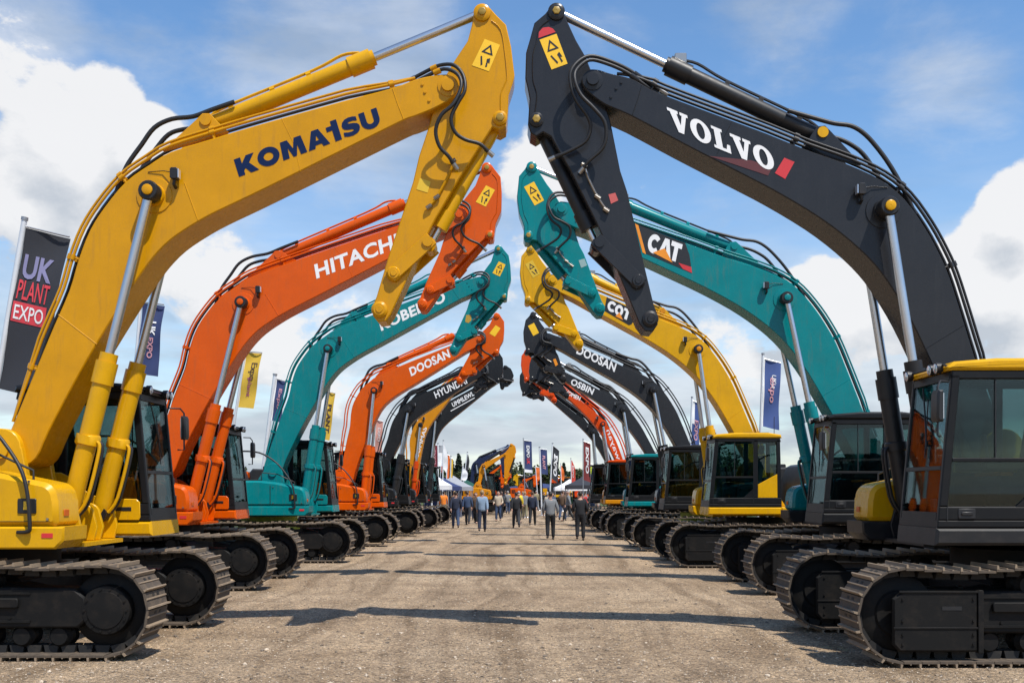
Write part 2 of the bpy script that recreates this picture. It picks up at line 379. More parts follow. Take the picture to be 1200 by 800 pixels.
def wheel_mb(r, w, cover):
    b = MB()
    b.lathe((0, -w, 0), (0, 1, 0), [(0, .001), (0, r * .55), (.02, r * .6), (.03, r * .93), (.05, r), (2 * w - .05, r), (2 * w - .03, r * .93), (2 * w - .02, r * .6), (2 * w, r * .55), (2 * w, .001)], UNDER, 28)
    if cover:
        for sg in (-1, 1):
            b.lathe((0, sg * w * .7, 0), (0, sg, 0), [(0, .27), (.10, .27), (.125, .255), (.13, .20), (.14, .195), (.145, .001)], UNDER, 28)
            for k in range(14):
                a = 2 * math.pi * k / 14
                b.cyl((.225 * math.cos(a), sg * (w * .7 + .125), .225 * math.sin(a)), (.225 * math.cos(a), sg * (w * .7 + .142), .225 * math.sin(a)), .013, UNDER, 6)
    return b
def roller_mb():
    b = MB(); b.lathe((0, -.15, 0), (0, 1, 0), [(0, .001), (0, .09), (.03, .10), (.06, .125), (.09, .10), (.21, .10), (.24, .125), (.27, .10), (.3, .09), (.3, .001)], UNDER, 16); return b
def undercarriage(root, detail, drive_front, turn):
    for sg in (-1, 1):
        t = add_mesh(('trackmesh', detail), lambda: track_mesh(detail), 'track', root, (0, sg * 1.30, 0))
        add_mesh(('frame', drive_front), lambda: frame_mb(drive_front), 'track_frame', t)
        fx = TL - 0.53
        add_mesh(('wheel', 0.41, drive_front), lambda: wheel_mb(0.41, .10, drive_front), 'drive_sprocket' if drive_front else 'idler_wheel', t, (fx, 0, .53))
        add_mesh(('wheel', 0.41, not drive_front), lambda: wheel_mb(0.41, .10, not drive_front), 'idler_wheel' if drive_front else 'drive_sprocket', t, (-fx, 0, .53))
        if detail:
            for k in range(8): add_mesh('roller', roller_mb, 'roller', t, (-1.4 + k * .4, 0, .245))
            for k in (-.7, .6): add_mesh('roller', roller_mb, 'roller', t, (k, 0, .83))
    def body():
        b = MB()
        b.box(-.75, .75, -.95, .95, .50, .84, UNDER, .05)
        for sx in (-1, 1):
            for sy in (-1, 1):
                b.prism([(sx * .35, .45), (sx * 1.15, .42), (sx * 1.15, .70), (sx * .35, .86)], sy * .7, sy * 1.12, UNDER, .03)
        return b
    add_mesh('carbody', body, 'chassis', root)
    def turnt():
        b = MB(); b.lathe((0, 0, .80), (0, 0, 1), [(0, .001), (0, .80), (.13, .80), (.14, .73), (.34, .73), (.34, .001)], turn, 36); return b
    return add_mesh(('turn', turn.name), turnt, 'turntable', root)

def house_mb(c, engine, band):
    b = MB(); P = paint(c)
    # deck and skirt
    b.prism([(-2.55, 1.18), (.95, 1.18), (1.05, 1.28), (1.05, 1.42), (-2.55, 1.42)], -.855, .36, band, .02)
    b.prism([(-2.55, 1.18), (-.845, 1.18), (-.845, 1.42), (-2.55, 1.42)], -1.47, -.856, band, .02)
    b.prism([(-2.55, 1.18), (-.1, 1.18), (-.1, 1.42), (-2.55, 1.42)], .364, 1.47, band, .02)
    # engine house with rounded shoulders
    b.prism([(-2.5, 1.424), (-.85, 1.424), (-.85, 2.05), (-.98, 2.42), (-1.1, 2.48), (-2.4, 2.52), (-2.5, 2.4)], -1.46, 1.46, engine, .05)
    b.box(-2.2, -1.3, -.9, .8, 2.50, 2.62, BLACK, .03)
    b.cyl((-2.0, -.95, 2.5), (-2.0, -.95, 2.95), .07, BLACK, 14)
    for k in range(7): b.box(-2.3, -1.2, -1.472, -1.462, 1.6 + k * .085, 1.64 + k * .085, BLACK)
    for k in range(7): b.box(-2.3, -1.2, 1.462, 1.472, 1.6 + k * .085, 1.64 + k * .085, BLACK)
    # boom towers
    for yy in (-.70, -.03):
        b.prism([(-.55, 1.42), (.98, 1.42), (.86, 1.62), (.60, 1.75), (.50, 2.30)] + arc(.27, 2.30, .22, 0, 150, 8) + [(-.25, 1.9)], yy - .05 + .12, yy + .05 + .12, P, .01)
        b.cyl((.26, yy + .03, 2.27), (.26, yy + .21, 2.27), .10, P, 16)
    b.box(-.8, 1.0, -.52, .0, 1.424, 1.5, BLACK)
    # foot of the boom cylinders
    for yy in (-.78, -.34, -.16, .28):
        b.prism([(.80, 1.22), (1.22, 1.22), (1.26, 1.38)] + arc(1.08, 1.52, .14, 0, 180, 8) + [(.86, 1.4)], yy - .025, yy + .025, band, .006)
    b.prism([(1.052, 1.17), (1.30, 1.17), (1.30, 1.215), (1.052, 1.215)], -.85, .35, band, .006)
    return b
def toolbox_mb(c, band):
    b = MB(); P = paint(c)
    b.prism([(-.84, 1.424), (1.24, 1.424), (1.28, 1.47), (1.27, 1.70)] + arc(1.08, 1.72, .18, 0, 75, 6) + [(.5, 2.02), (.1, 2.06), (-.84, 2.06)], -1.46, -.86, P, .05)
    b.box(.86, 1.06, -1.474, -1.46, 1.56, 1.72, BLKV, .01)
    b.box(.93, .97, -1.484, -1.474, 1.60, 1.69, YELV)
    b.box(.38, .395, -1.468, -1.459, 1.47, 1.93, BLKV)
    b.prism([(-.84, 1.18), (1.26, 1.18), (1.35, 1.27), (1.36, 1.42), (-.84, 1.42)], -1.475, -.86, band, .02)
    b.box(-.6, .05, -1.40, -.90, 2.055, 2.085, BLACK, .006)
    b.box(-.30, 1.20, -1.466, -1.458, 1.472, 1.478, BLKV)
    for k in range(6): b.box(-.72, -.36, -1.472, -1.46, 1.58 + k * .06, 1.61 + k * .06, BLACK)
    for x in (.46, 1.18):
        for z in (1.50, 1.90): b.cyl((x if z < 1.8 else min(x, .98), -1.46, z), (x if z < 1.8 else min(x, .98), -1.478, z), .014, STEEL, 6)
    b.box(1.279, 1.288, -1.30, -1.18, 1.53, 1.60, mat('amber_reflector', (.6, .12, .01), .3), .004)
    b.box(1.12, 1.24, -1.4815, -1.476, 1.30, 1.35, REDV)
    b.tube([(.15, -1.36, 2.06), (.15, -1.36, 2.26), (.55, -1.36, 2.22), (.98, -1.36, 2.02), (.98, -1.36, 1.90)], .014, BLACK, 6)
    return b
def counterweight_mb(c):
    b = MB()
    pts = []
    for a in range(-90, 91, 15): pts.append((-2.56 - .62 * math.cos(R(a)) ** .6 if abs(a) < 90 else -2.56, a))
    ring_ = [(-2.56, -1.46)] + [(-2.56 - .6 * max(0, math.cos(R(a))) ** .5, 1.46 * math.sin(R(a))) for a in range(-80, 81, 10)] + [(-2.56, 1.46)]
    n = len(ring_)
    prof = [(1.16, .94), (1.22, 1), (2.30, 1), (2.42, .95)]
    vs = []
    for z, k in prof: vs += [(-2.56 + (x + 2.56) * k, y * k, z) for x, y in ring_]
    fs = [list(range(n)), list(range(3 * n, 4 * n))[::-1]]
    for r_ in range(3):
        for i in range(n): fs.append((r_ * n + i, r_ * n + (i + 1) % n, (r_ + 1) * n + (i + 1) % n, (r_ + 1) * n + i))
    b.add(vs, fs, paint(c)); return b

# cab: panes are parts of the cab
def xf(z): return 1.61 - .095 * (z - 1.44)
CY0, CY1 = .43, 1.48
def cab_mb(roof, band, corner):
    b = MB(); K = CABBLK
    def slab(x0b, x1b, x0t, x1t, z0, z1, y0, y1, m, bv=.012): b.prism([(x0b, z0), (x1b, z0), (x1t, z1), (x0t, z1)], y0, y1, m, bv)
    slab(-.10, xf(1.26) + .01, -.10, xf(1.43) + .01, 1.24, 1.42, CY0 - .01, CY1 + .012, band, .03)
    slab(-.10, xf(1.42), -.10, xf(1.5), 1.423, 1.50, CY0, CY1, K)
    for y0, y1 in ((CY0, CY0 + .06), (CY1 - .06, CY1)):
        slab(-.10, xf(1.5), -.10, xf(1.64), 1.50, 1.64, y0, y1, K)
        slab(xf(1.64) - .09, xf(1.64), xf(3.0) - .09, xf(3.0), 1.64, 3.0, y0, y1, K)          # A pillar
        slab(.46, .56, .46, .56, 1.64, 3.0, y0, y1, K)                                         # B pillar
        slab(-.10, .0, -.06, .03, 1.64, 3.0, y0, y1, K)
        slab(-.08, xf(2.95), -.06, xf(3.04), 2.95, 3.04, y0, y1, K)
        b.prism([(.56, 1.64), (.80, 1.64), (.56, 1.86)], y0 + .005, y1 - .005, K)
        b.prism([(.0, 1.64), (.46, 1.64), (.46, 1.95), (.0, 2.2)], y0 + .005, y1 - .005, corner if corner else K, .008)
    # door rail, seam, handle side only
    slab(.56, xf(2.1) - .09, .56, xf(2.14) - .09, 2.10, 2.14, CY1 - .05, CY1 - .006, K, .006)
    b.box(.555, .565, CY1, CY1 + .006, 1.5, 2.98, RUBBER); b.box(xf(1.5) - .1, xf(1.5) - .09, CY1, CY1 + .004, 1.5, 1.64, RUBBER)
    b.box(1.0, 1.012, CY1 - .035, CY1 - .015, 2.14, 2.95, RUBBER)
    b.box(1.22, 1.40, CY1, CY1 + .008, 1.515, 1.62, BLKV, .01); b.box(1.25, 1.37, CY1 + .008, CY1 + .02, 1.55, 1.585, BLACK, .01)
    if corner:
        b.prism([(-.09, 1.435), (1.47, 1.435), (1.49, 1.47), (1.485, 1.66), (1.44, 1.70), (1.02, 1.71), (.86, 1.76), (.60, 1.98), (.50, 2.03), (-.09, 2.05)], CY0 - .022, CY0 - .002, corner, .008)
        b.box(1.18, 1.38, CY0 - .026, CY0 - .022, 1.55, 1.60, BLKV, .002)
    # front frame
    for z0, z1 in ((1.50, 1.58), (2.02, 2.06), (2.95, 3.03)):
        slab(xf(z0) - .05, xf(z0), xf(z1) - .05, xf(z1), z0, z1, CY0 + .06, CY1 - .06, K, .006)
    slab(-.10, -.05, -.10, -.05, 1.50, 2.0, CY0 + .06, CY1 - .06, K); slab(-.08, -.03, -.06, -.01, 2.9, 3.04, CY0 + .06, CY1 - .06, K)
    # roof
    b.prism([(-.10, 3.04), (xf(3.04) + .04, 3.04), (xf(3.04) + .055, 3.075), (xf(3.04) - .02, 3.13), (1.0, 3.165), (.2, 3.165), (-.08, 3.12)], CY0 - .02, CY1 + .02, roof, .03)
    b.box(.15, .75, CY0 + .2, CY1 - .2, 3.163, 3.185, BLKV, .01)
    b.cyl((.05, CY1 - .12, 3.12), (.05, CY1 - .12, 3.55), .008, RUBBER, 6)
    return b
def panes(cab, key):
    def q(pts):
        def f():
            b = MB()
            c = Vector((0, 0, 0))
            n = len(pts); off = Vector(pts[1]) - Vector(pts[0]); nn = (Vector(pts[1]) - Vector(pts[0])).cross(Vector(pts[2]) - Vector(pts[0])).normalized() * .004
            vs = [Vector(p) + nn for p in pts] + [Vector(p) - nn for p in pts]
            fs = [list(range(n)), list(range(n, 2 * n))[::-1]] + [(i, n + i, n + (i + 1) % n, (i + 1) % n) for i in range(n)]
            b.add(vs, fs, GLASS); return b
        return f
    for s, y in (('r', CY0 + .03), ('l', CY1 - .03)):
        e = .088
        add_mesh(('pane1', s), q([(.562, y, 2.142), (xf(2.14) - e, y, 2.142), (xf(2.95) - e, y, 2.948), (.562, y, 2.948)]), 'window_pane', cab)
        add_mesh(('pane2', s), q([(.802, y, 1.642), (xf(1.64) - e, y, 1.642), (xf(2.1) - e, y, 2.138 if s == 'r' else 2.098), (.562, y, 2.138 if s == 'r' else 2.098), (.562, y, 1.862)]), 'window_pane', cab)
        add_mesh(('pane3', s), q([(.03, y, 2.19), (.458, y, 1.955), (.458, y, 2.948), (.045, y, 2.948)]), 'window_pane', cab)
    y0, y1 = CY0 + .062, CY1 - .062
    add_mesh('pane4', q([(xf(2.06) - .02, y0, 2.062), (xf(2.06) - .02, y1, 2.062), (xf(2.95) - .02, y1, 2.948), (xf(2.95) - .02, y0, 2.948)]), 'windscreen', cab)
    add_mesh('pane5', q([(xf(1.58) - .02, y0, 1.582), (xf(1.58) - .02, y1, 1.582), (xf(2.02) - .02, y1, 2.018), (xf(2.02) - .02, y0, 2.018)]), 'windscreen', cab)
    add_mesh('pane6', q([(-.07, y0, 2.002), (-.07, y1, 2.002), (-.04, y1, 2.898), (-.04, y0, 2.898)]), 'rear_pane', cab)
def seat_mb():
    b = MB()
    b.box(.35, .85, .72, 1.20, 1.85, 1.98, SEAT, .04); b.prism([(.30, 1.95), (.45, 1.95), (.34, 2.65), (.20, 2.65)], .73, 1.19, SEAT, .04)
    b.prism([(.22, 2.68), (.32, 2.68), (.29, 2.88), (.20, 2.88)], .83, 1.09, SEAT, .03); b.box(.4, .8, .80, 1.12, 1.51, 1.85, BLACK)
    for y in (.60, 1.24): b.box(.5, 1.05, y, y + .1, 2.02, 2.12, BLACK, .02); b.cyl((1.0, y + .05, 2.1), (1.03, y + .05, 2.30), .018, RUBBER, 8)
    for y in (.85, 1.0): b.cyl((1.35, y, 1.5), (1.25, y, 2.05), .014, RUBBER, 8)
    b.box(1.28, 1.42, .5, .62, 2.05, 2.35, BLACK, .02); b.box(1.262, 1.282, .512, .608, 2.10, 2.31, LAMP)
    b.box(.02, .28, CY0 + .08, CY1 - .08, 1.52, 2.12, SEAT, .03); b.box(.35, 1.1, CY0 + .07, CY0 + .22, 1.52, 2.0, BLACK, .03)
    for y in (.63, 1.27): b.lathe((1.03, y, 2.28), (.1, 0, 1), [(0, .018), (.04, .03), (.10, .03), (.12, .001)], BLACK, 10)
    for y in (.82, 1.03): b.box(1.36, 1.40, y - .04, y + .06, 1.56, 1.72, STEEL, .01)
    b.tube([(1.2, .62, 2.9), (1.2, 1.3, 2.9)], .02, BLACK, 6); b.box(.9, 1.25, .62, 1.3, 2.93, 2.945, SEAT)
    b.box(.72, .86, .66, 1.26, 1.96, 2.0, mat('hi_vis_cloth', (.75, .22, .02), .8), .01)
    b.box(0, 1.5, CY0 + .07, CY1 - .07, 1.502, 1.512, SEAT)
    return b
def mirror_mb():
    b = MB()
    b.tube([(1.50, 1.48, 2.92), (1.62, 1.56, 2.92), (1.66, 1.60, 2.86), (1.66, 1.60, 2.36), (1.60, 1.52, 2.36)], .012, RUBBER, 6)
    b.prism([(1.635, 2.50), (1.69, 2.50), (1.705, 2.54), (1.70, 2.78), (1.685, 2.82), (1.635, 2.82)], 1.52, 1.70, BLKV, .02)
    b.box(1.628, 1.634, 1.54, 1.68, 2.53, 2.79, LAMP)
    return b
def worklights_mb():
    b = MB()
    b.tube([(1.40, .50, 3.05), (1.52, .48, 3.10), (1.52, 1.43, 3.10), (1.40, 1.41, 3.05)], .014, RUBBER, 6)
    for y in (.56, 1.18, 1.34):
        b.lathe((1.50, y, 3.08), (1, 0, -.08), [(0, .03), (.02, .055), (.07, .06), (.075, .06), (.075, .001)], BLACK, 14)
        b.lathe((1.577, y, 3.073), (1, 0, -.08), [(0, .001), (0, .05), (.006, .045), (.01, .001)], LAMP, 14)
    return b
def wiper_mb():
    b = MB()
    b.tube([(xf(2.9) + .012, .8, 2.92), (xf(2.6) + .02, .95, 2.55), (xf(2.3) + .02, 1.05, 2.25)], .009, RUBBER, 5)
    b.tube([(xf(2.75) + .012, .97, 2.78), (xf(2.2) + .01, 1.0, 2.15)], .007, RUBBER, 5)
    return b

# ------------------------------------------------------------------ one excavator
def excavator(kind, s, yc, tx, ux, label, group, F=None, C=None, T=None, A=None, B=None, color='amber', arm=None, stickcol=None, cab=(None, None, None), house=None, boxcol=None,
              engine=BLACK, band=None, turn=UNDER, detail=2, text=None, J=True, cylcol=None, pipecol=None, pincap=None, decals=(), warn=True):
    can = ARM_L if s > 0 else ARM_R
    root = empty(kind, (tx, yc, 0), 0 if s > 0 else math.pi)
    tag(root, label, 'excavator', group)
    P = paint(color); SP = paint(stickcol or color); CYL = cylcol or SP; PIPE = pipecol or P
    yb = yc - s * .25                       # the boom stands slightly to the operator's right
    mb = affine([can['F'], can['C'], can['T']], [F or can['F'], C or can['C'], T or can['T']])
    ms = stick_map([can['A'], can['T'], can['B']], [A or can['A'], T or can['T'], B or can['B']], 12.15 / yb)
    sc = yb / 12.15                          # keeps thin things from shrinking away on far machines
    def loc(px, py, off):                    # off: metres towards the lane's viewer side of the boom's centre plane
        w = wp(px, py, yb - off)
        return Vector((s * (w.x - tx), s * (w.y - yc), w.z))
    def LB(p, off): return loc(*mb(p), off)
    def LS(p, off): return loc(*ms(p), off)
    yl = -.25; near = -s                     # local y of the boom plane, local y direction of the camera side
    W, WS = .29, .19
    # ---- undercarriage and upper structure
    undercarriage(root, 1 if detail == 2 else 0, s > 0, turn)
    ox = (ux, 0, 0)
    hc = house or color
    add_mesh(('house', hc, engine.name, (band or paint(hc)).name), lambda: house_mb(hc, engine, band or paint(hc)), 'house', root, ox)
    add_mesh(('toolbox', boxcol or hc, (band or paint(hc)).name), lambda: toolbox_mb(boxcol or hc, band or paint(hc)), 'toolbox', root, (ux + (0 if s > 0 else .22), 0, 0))
    add_mesh(('counterweight', hc), lambda: counterweight_mb(hc), 'counterweight', root, ox)
    if detail >= 1:
        hr = MB()
        hr.tube(crom([(-.4, -1.40, 2.80), (.1, -1.41, 2.76), (.52, -1.44, 2.52), (.84, -1.49, 2.15), (.98, -1.53, 1.85), (1.02, -1.53, 1.44), (.99, -1.52, 1.37), (.86, -1.47, 1.36)], 4), .021, RUBBER, 8)
        hr.tube([(-.4, -1.40, 2.80), (-.4, -1.40, 2.05)], .021, RUBBER, 8)
        hr.build('handrail', root, 60, ox)
    roof, cband, corner = [(paint(k) if isinstance(k, str) else k) for k in cab]
    cb = add_mesh(('cab', (roof or CABBLK).name, (cband or CABBLK).name, corner.name if corner else ''), lambda: cab_mb(roof or CABBLK, cband or CABBLK, corner), 'cab', root, ox)
    if detail >= 1:
        panes(cb, 0)
        add_mesh('seat', seat_mb, 'operator_seat', cb); add_mesh('mirror', mirror_mb, 'mirror', cb)
        add_mesh('lights', worklights_mb, 'roof_lights', cb); add_mesh('wiper', wiper_mb, 'wiper', cb)
    else:
        panes(cb, 0)
    # ---- boom
    n = 3 if detail == 2 else 2
    up = crom([LB(p, W) for p in can['up']], n); lo = crom([LB(p, W) for p in can['lo']], n); tip = [LB(p, W) for p in can['tip']]
    poly = [(v.x, v.z) for v in up + tip + lo]
    b = MB(); b.prism(poly, yl - W, yl + W, P, .012)
    # side stiffeners, bosses, cylinder base bracket
    Cc = LB(can['C'], W)
    for sg in (-1, 1):
        b.lathe((Cc.x, yl + sg * W, Cc.z), (0, sg, 0), [(0, .21), (.012, .205), (.016, .13), (.05, .12), (.05, .001)], P, 22)
        b.lathe((LB(can['T'], W).x, yl + sg * W, LB(can['T'], W).z), (0, sg, 0), [(0, .12), (.012, .12), (.018, .075), (.05, .07), (.052, .001)], P, 18)
    br = [(v.x, v.z) for v in [LB(p, 0) for p in can['bracket']]]
    for y0 in (-.17, .11): b.prism(br, yl + y0, yl + y0 + .06, P, .006)
    if can['crease'] and detail == 2: b.tube([LB(p, W) for p in can['crease']], .006, P, 4)
    if detail == 2:
        b.tube([LB(p, W) for p in ([(460, 104), (466, 122), (473, 140)] if s > 0 else [(752, 100), (747, 118), (741, 135)])], .006, P, 4)
        b.tube([LB(p, W) for p in ([(330, 139), (345, 170), (352, 201)] if s > 0 else [(858, 142), (845, 168), (838, 187)])], .0035, P, 4)
        for p in ([(498, 108), (503, 118), (495, 99)] if s > 0 else [(722, 104), (716, 114), (728, 97)]):
            v = LB(p, W); b.lathe((v.x, yl + near * W, v.z), (0, near, 0), [(0, .018), (.012, .018), (.014, .001)], P, 6)
    # weld seam across the lower boom
    if detail == 2:
        i0 = int(len(up) * .24); p = up[i0]; q = min(lo, key=lambda v: (v - p).length)
        b.tube([Vector((p.x, yl + near * W, p.z)) * 1.0, Vector((q.x, yl + near * W, q.z))], .005, P, 4)
    boom = b.build('boom', root, 30)
    # pipes along the top of the boom, hoses
    if detail >= 1:
        i0, i1 = int(len(up) * .10), int(len(up) * .90)
        for (yo, oh, r_, m_) in ((near * .25, .085, .018, PIPE), (near * .20, .15, .016, PIPE), (near * .08, .11, .018, RUBBER if detail == 2 else PIPE), (-near * .15, .14, .018, PIPE))[:4 if detail == 2 else 2]:
            pts = []
            for i in range(i0, i1):
                t = (up[i + 1] - up[i - 1]).normalized(); nn = Vector((-t.z, 0, t.x)) * (1 if True else 1)
                if nn.z < 0 and abs(t.x) > .3: nn = -nn
                if abs(t.x) <= .3: nn = Vector((-abs(t.z), 0, abs(t.x)))
                k = min(1, (i - i0) / 6, (i1 - 1 - i) / 6)
                pts.append(Vector((up[i].x, yl + yo, up[i].z)) + nn * (oh * (.35 + .65 * k) * max(1, sc * .5)))
            pb = MB(); pb.tube(pts, r_ * max(1, sc * .45), m_, 7)
            for i in range(4, len(pts) - 3, 9):   # clamps
                d = (pts[i + 1] - pts[i]).normalized()
                pb.tube([pts[i] - d * .03, pts[i] + d * .03], r_ * 1.7, PIPE if m_ is PIPE else P, 7)
                base = Vector((up[i + i0].x, yl + yo, up[i + i0].z)); pb.tube([base, pts[i]], .011, PIPE, 5)
            pb.build('hydraulic_pipe', boom, 60)
        for k, hs in enumerate(can['hoses']):
            m = len(hs); pts = []
            for i, p in enumerate(hs):
                f = i / (m - 1)
                pa = LB(p, W + .03) if f < .45 else LS(p, W + .05)
                pa.y = yl + near * (.16 + .24 * min(1, f * 2.2) - .14 * max(0, f - .6) / .4 + .03 * k)
                pts.append(pa)
            hb = MB(); hb.tube(crom(pts, 4), .022 * max(1, sc * .5), RUBBER, 8)
            hb.tube([pts[-1], pts[-1] + (pts[-1] - pts[-2]).normalized() * .08], .03, STEEL, 8); hb.tube([pts[0], pts[0].lerp(pts[1], .4)], .028, STEEL, 8); hb.tube([pts[-1].lerp(pts[-2], .35), pts[-1]], .027, BLACK, 8); hb.tube([pts[1].lerp(pts[2], .4), pts[1].lerp(pts[2], .8)], .034, P, 8); hb.build('hose', boom, 60)
        for k, hs in enumerate(can['base_hoses']):
            pts = [LB(p, 0) for p in hs]
            for q in pts: q.y = yl + near * (.12 - .2 * k)
            hb = MB(); hb.tube(crom(pts, 4), .028 * max(1, sc * .5), RUBBER, 8); hb.build('hose', boom, 60)
        # work light on the boom flank
        lp = LB(can['light'], W)
        lb = MB(); y0 = yl + near * W
        lb.tube([(lp.x - .02, y0, lp.z - .12), (lp.x - .02, y0 + near * .07, lp.z - .10), (lp.x, y0 + near * .08, lp.z - .02)], .02, BLACK, 6)
        lb.box(lp.x - .05, lp.x + .04, y0 + near * .08 - .05, y0 + near * .08 + .05, lp.z - .05, lp.z + .08, BLACK, .015)
        lb.box(lp.x + .041, lp.x + .05, y0 + near * .08 - .04, y0 + near * .08 + .04, lp.z - .035, lp.z + .065, LAMP)
        lb.tube([(lp.x - .03, y0 + near * .06, lp.z + .04), (lp.x - .16, y0 + near * .02, lp.z + .07), (lp.x - .34, y0 + near * .006, lp.z + .06)], .005, RUBBER, 4)
        lb.build('work_light', boom)
    # ---- boom cylinders
    foot = Vector((ux + 1.08, 0, 1.52))
    for sg in (-1, 1):
        y = yl + sg * (W + .16)
        p0 = Vector((foot.x, y, foot.z)); p1 = Vector((Cc.x, y, Cc.z)); d = (p1 - p0); ln = d.length; d.normalize()
        c = MB(); hd = ln * .50
        c.lathe(p0, d, [(0, .09), (.10, .104), (.14, .107), (hd - .36, .107), (hd - .36, .124), (hd - .10, .124), (hd - .10, .10), (hd, .10), (hd, .001)], CYL, 20)
        c.lathe(p0 + d * (hd * .44), d, [(0, .12), (0, .135), (.10, .135), (.10, .12)], CYL, 20)
        c.cyl(p0 + Vector((0, -.085, 0)), p0 + Vector((0, .085, 0)), .10, BLACK, 16)
        if detail >= 1:
            f = Vector((d.z, 0, -d.x)) * (1 if d.z > 0 else -1)
            for yy in (-.04, .05):
                c.tube(crom([p0 + d * .04 + f * .10 + Vector((0, yy, 0)), p0 + d * .25 + f * .17 + Vector((0, yy, 0)), p0 + d * (hd * .42) + f * .17 + Vector((0, yy, 0)), p0 + d * (hd * .47) + f * .12 + Vector((0, yy, 0))], 4), .02, CYL if yy < 0 else RUBBER, 7)
        cy = c.build('boom_cylinder', root, 40)
        rb = MB(); rb.cyl(p0 + d * (hd - .02), p1 - d * .05, .052, CHROME, 16); rb.build('piston_rod', cy, 40)
        eb = MB()
        eb.lathe(p1 - Vector((0, sg * .10, 0)), (0, sg, 0), [(0, .095), (.02, .115), (.15, .115), (.17, .10), (.17, .001)], BLACK, 20)
        eb.lathe(p1 + Vector((0, sg * .0705, 0)), (0, sg, 0), [(0, .06), (.02, .06), (.025, .05), (.025, .001)], pincap or SP, 14)
        eb.build('rod_eye', cy, 40)
    # ---- stick
    b = MB(); sp = [LS(p, WS) for p in can['stick']]
    b.prism([(v.x, v.z) for v in sp], yl - WS, yl + WS, SP, .012)
    def boss(p, rr, ext, m=None, pad=0.0):
        v = LS(p, WS)
        for sg in (-1, 1): b.lathe((v.x, yl + sg * (WS + pad), v.z), (0, sg, 0), [(0, rr), (ext * .6, rr), (ext, rr * .7), (ext, rr * .45), (ext + .01, rr * .4), (ext + .01, .001)], m or SP, 18)
    boss(can['A'], .10, .04); boss(can['K'], .085, .04); boss(can['I'], .09, .075); boss(can['B'], .095, .05, BLACK if stickcol in ('charcoal', 'black') or color in ('charcoal', 'black') else None)
    if pincap:
        for p in (can['A'], can['K']):
            v = LS(p, WS)
            for sg in (-1, 1): b.lathe((v.x, yl + sg * (WS + .035), v.z), (0, sg, 0), [(0, .048), (.022, .048), (.026, .04), (.026, .001)], mat('dull_yellow_pin', (.30, .19, .02), .45), 6)
    # raised rim along the head of the stick
    rim = can['stick'][2:14] if s > 0 else can['stick'][2:16]
    if detail == 2:
        rp = [LS(p, WS) for p in rim]; cen = LS(can['T'], WS)
        b.tube(crom([Vector((v.x, yl + near * (WS + .004), v.z)) + (Vector((cen.x, v.y, cen.z)) - Vector((v.x, v.y, v.z))).normalized() * .09 for v in rp[2:-3]], 3), .008, SP, 4)
    stick = b.build('stick', root, 30)
    if detail >= 1:
        pts = [LS(p, WS) for p in can['stick_pipe']]
        pb = MB(); pb.tube(crom([Vector((q.x, yl + near * (WS + .03), q.z)) for q in pts], 3), .016 * max(1, sc * .5), PIPE if s > 0 else STEEL, 6)
        for q in (pts[0], pts[-2], pts[-1]): pb.tube([Vector((q.x - .03, yl + near * (WS + .03), q.z - .02)), Vector((q.x + .03, yl + near * (WS + .03), q.z + .02))], .026, STEEL, 6)
        pb.build('hydraulic_pipe', stick, 60)
    if warn:
        yw = yl + near * (WS + .004)
        c4 = [LS(p, WS) for p in can['warn']]
        def W2(u, v, e=0): 
            a = c4[0].lerp(c4[1], u); c = c4[3].lerp(c4[2], u); q = a.lerp(c, v); return (q.x, yw + near * e, q.z)
        d = MB(); d.add([W2(0, 0), W2(1, 0), W2(1, 1), W2(0, 1)], [(0, 1, 2, 3)], YELV if color != 'yellow' else MATS.setdefault('pale_yellow_vinyl', mat('pale_yellow_vinyl', (.8, .62, .05), .45)))
        if detail == 2:
            tri = [(.5, .10), (.85, .45), (.15, .45)]; tin = [(.5, .20), (.70, .40), (.30, .40)]
            d.add([W2(*p, .003) for p in tri + tin], [(0, 1, 4, 3), (1, 2, 5, 4), (2, 0, 3, 5)], BLKV)
            d.add([W2(*p, .003) for p in [(.22, .60), (.30, .58), (.52, .86), (.44, .90)]], [(0, 1, 2, 3)], BLKV)
            d.add([W2(*p, .003) for p in [(.62, .62), (.78, .56), (.86, .74), (.74, .72), (.80, .88), (.70, .90), (.66, .72)]], [(0, 1, 2, 3, 4, 5, 6)], BLKV)
        d.build('warning_sticker', stick, 0)
    for m_, pts in decals:
        q = MB(); q.add([(v.x, yl + near * (WS + .004), v.z) for v in [loc(*p, WS) for p in pts]], [tuple(range(len(pts)))], m_); q.build('sticker', stick, 0)
    # ---- arm cylinder
    p0, p1 = LB(can['G'], 0), LS(can['A'], 0); p0.y = p1.y = yl
    d = p1 - p0; ln = d.length; d.normalize(); hd = ln * (.605 if s > 0 else .585)
    c = MB()
    c.lathe(p0, d, [(0, .08), (.08, .098), (hd - .32, .098), (hd - .32, .118), (hd - .04, .118), (hd - .04, .09), (hd, .09), (hd, .001)], CYL, 20)
    c.cyl(p0 + Vector((0, -.19, 0)), p0 + Vector((0, .19, 0)), .065, pincap or CYL, 14)
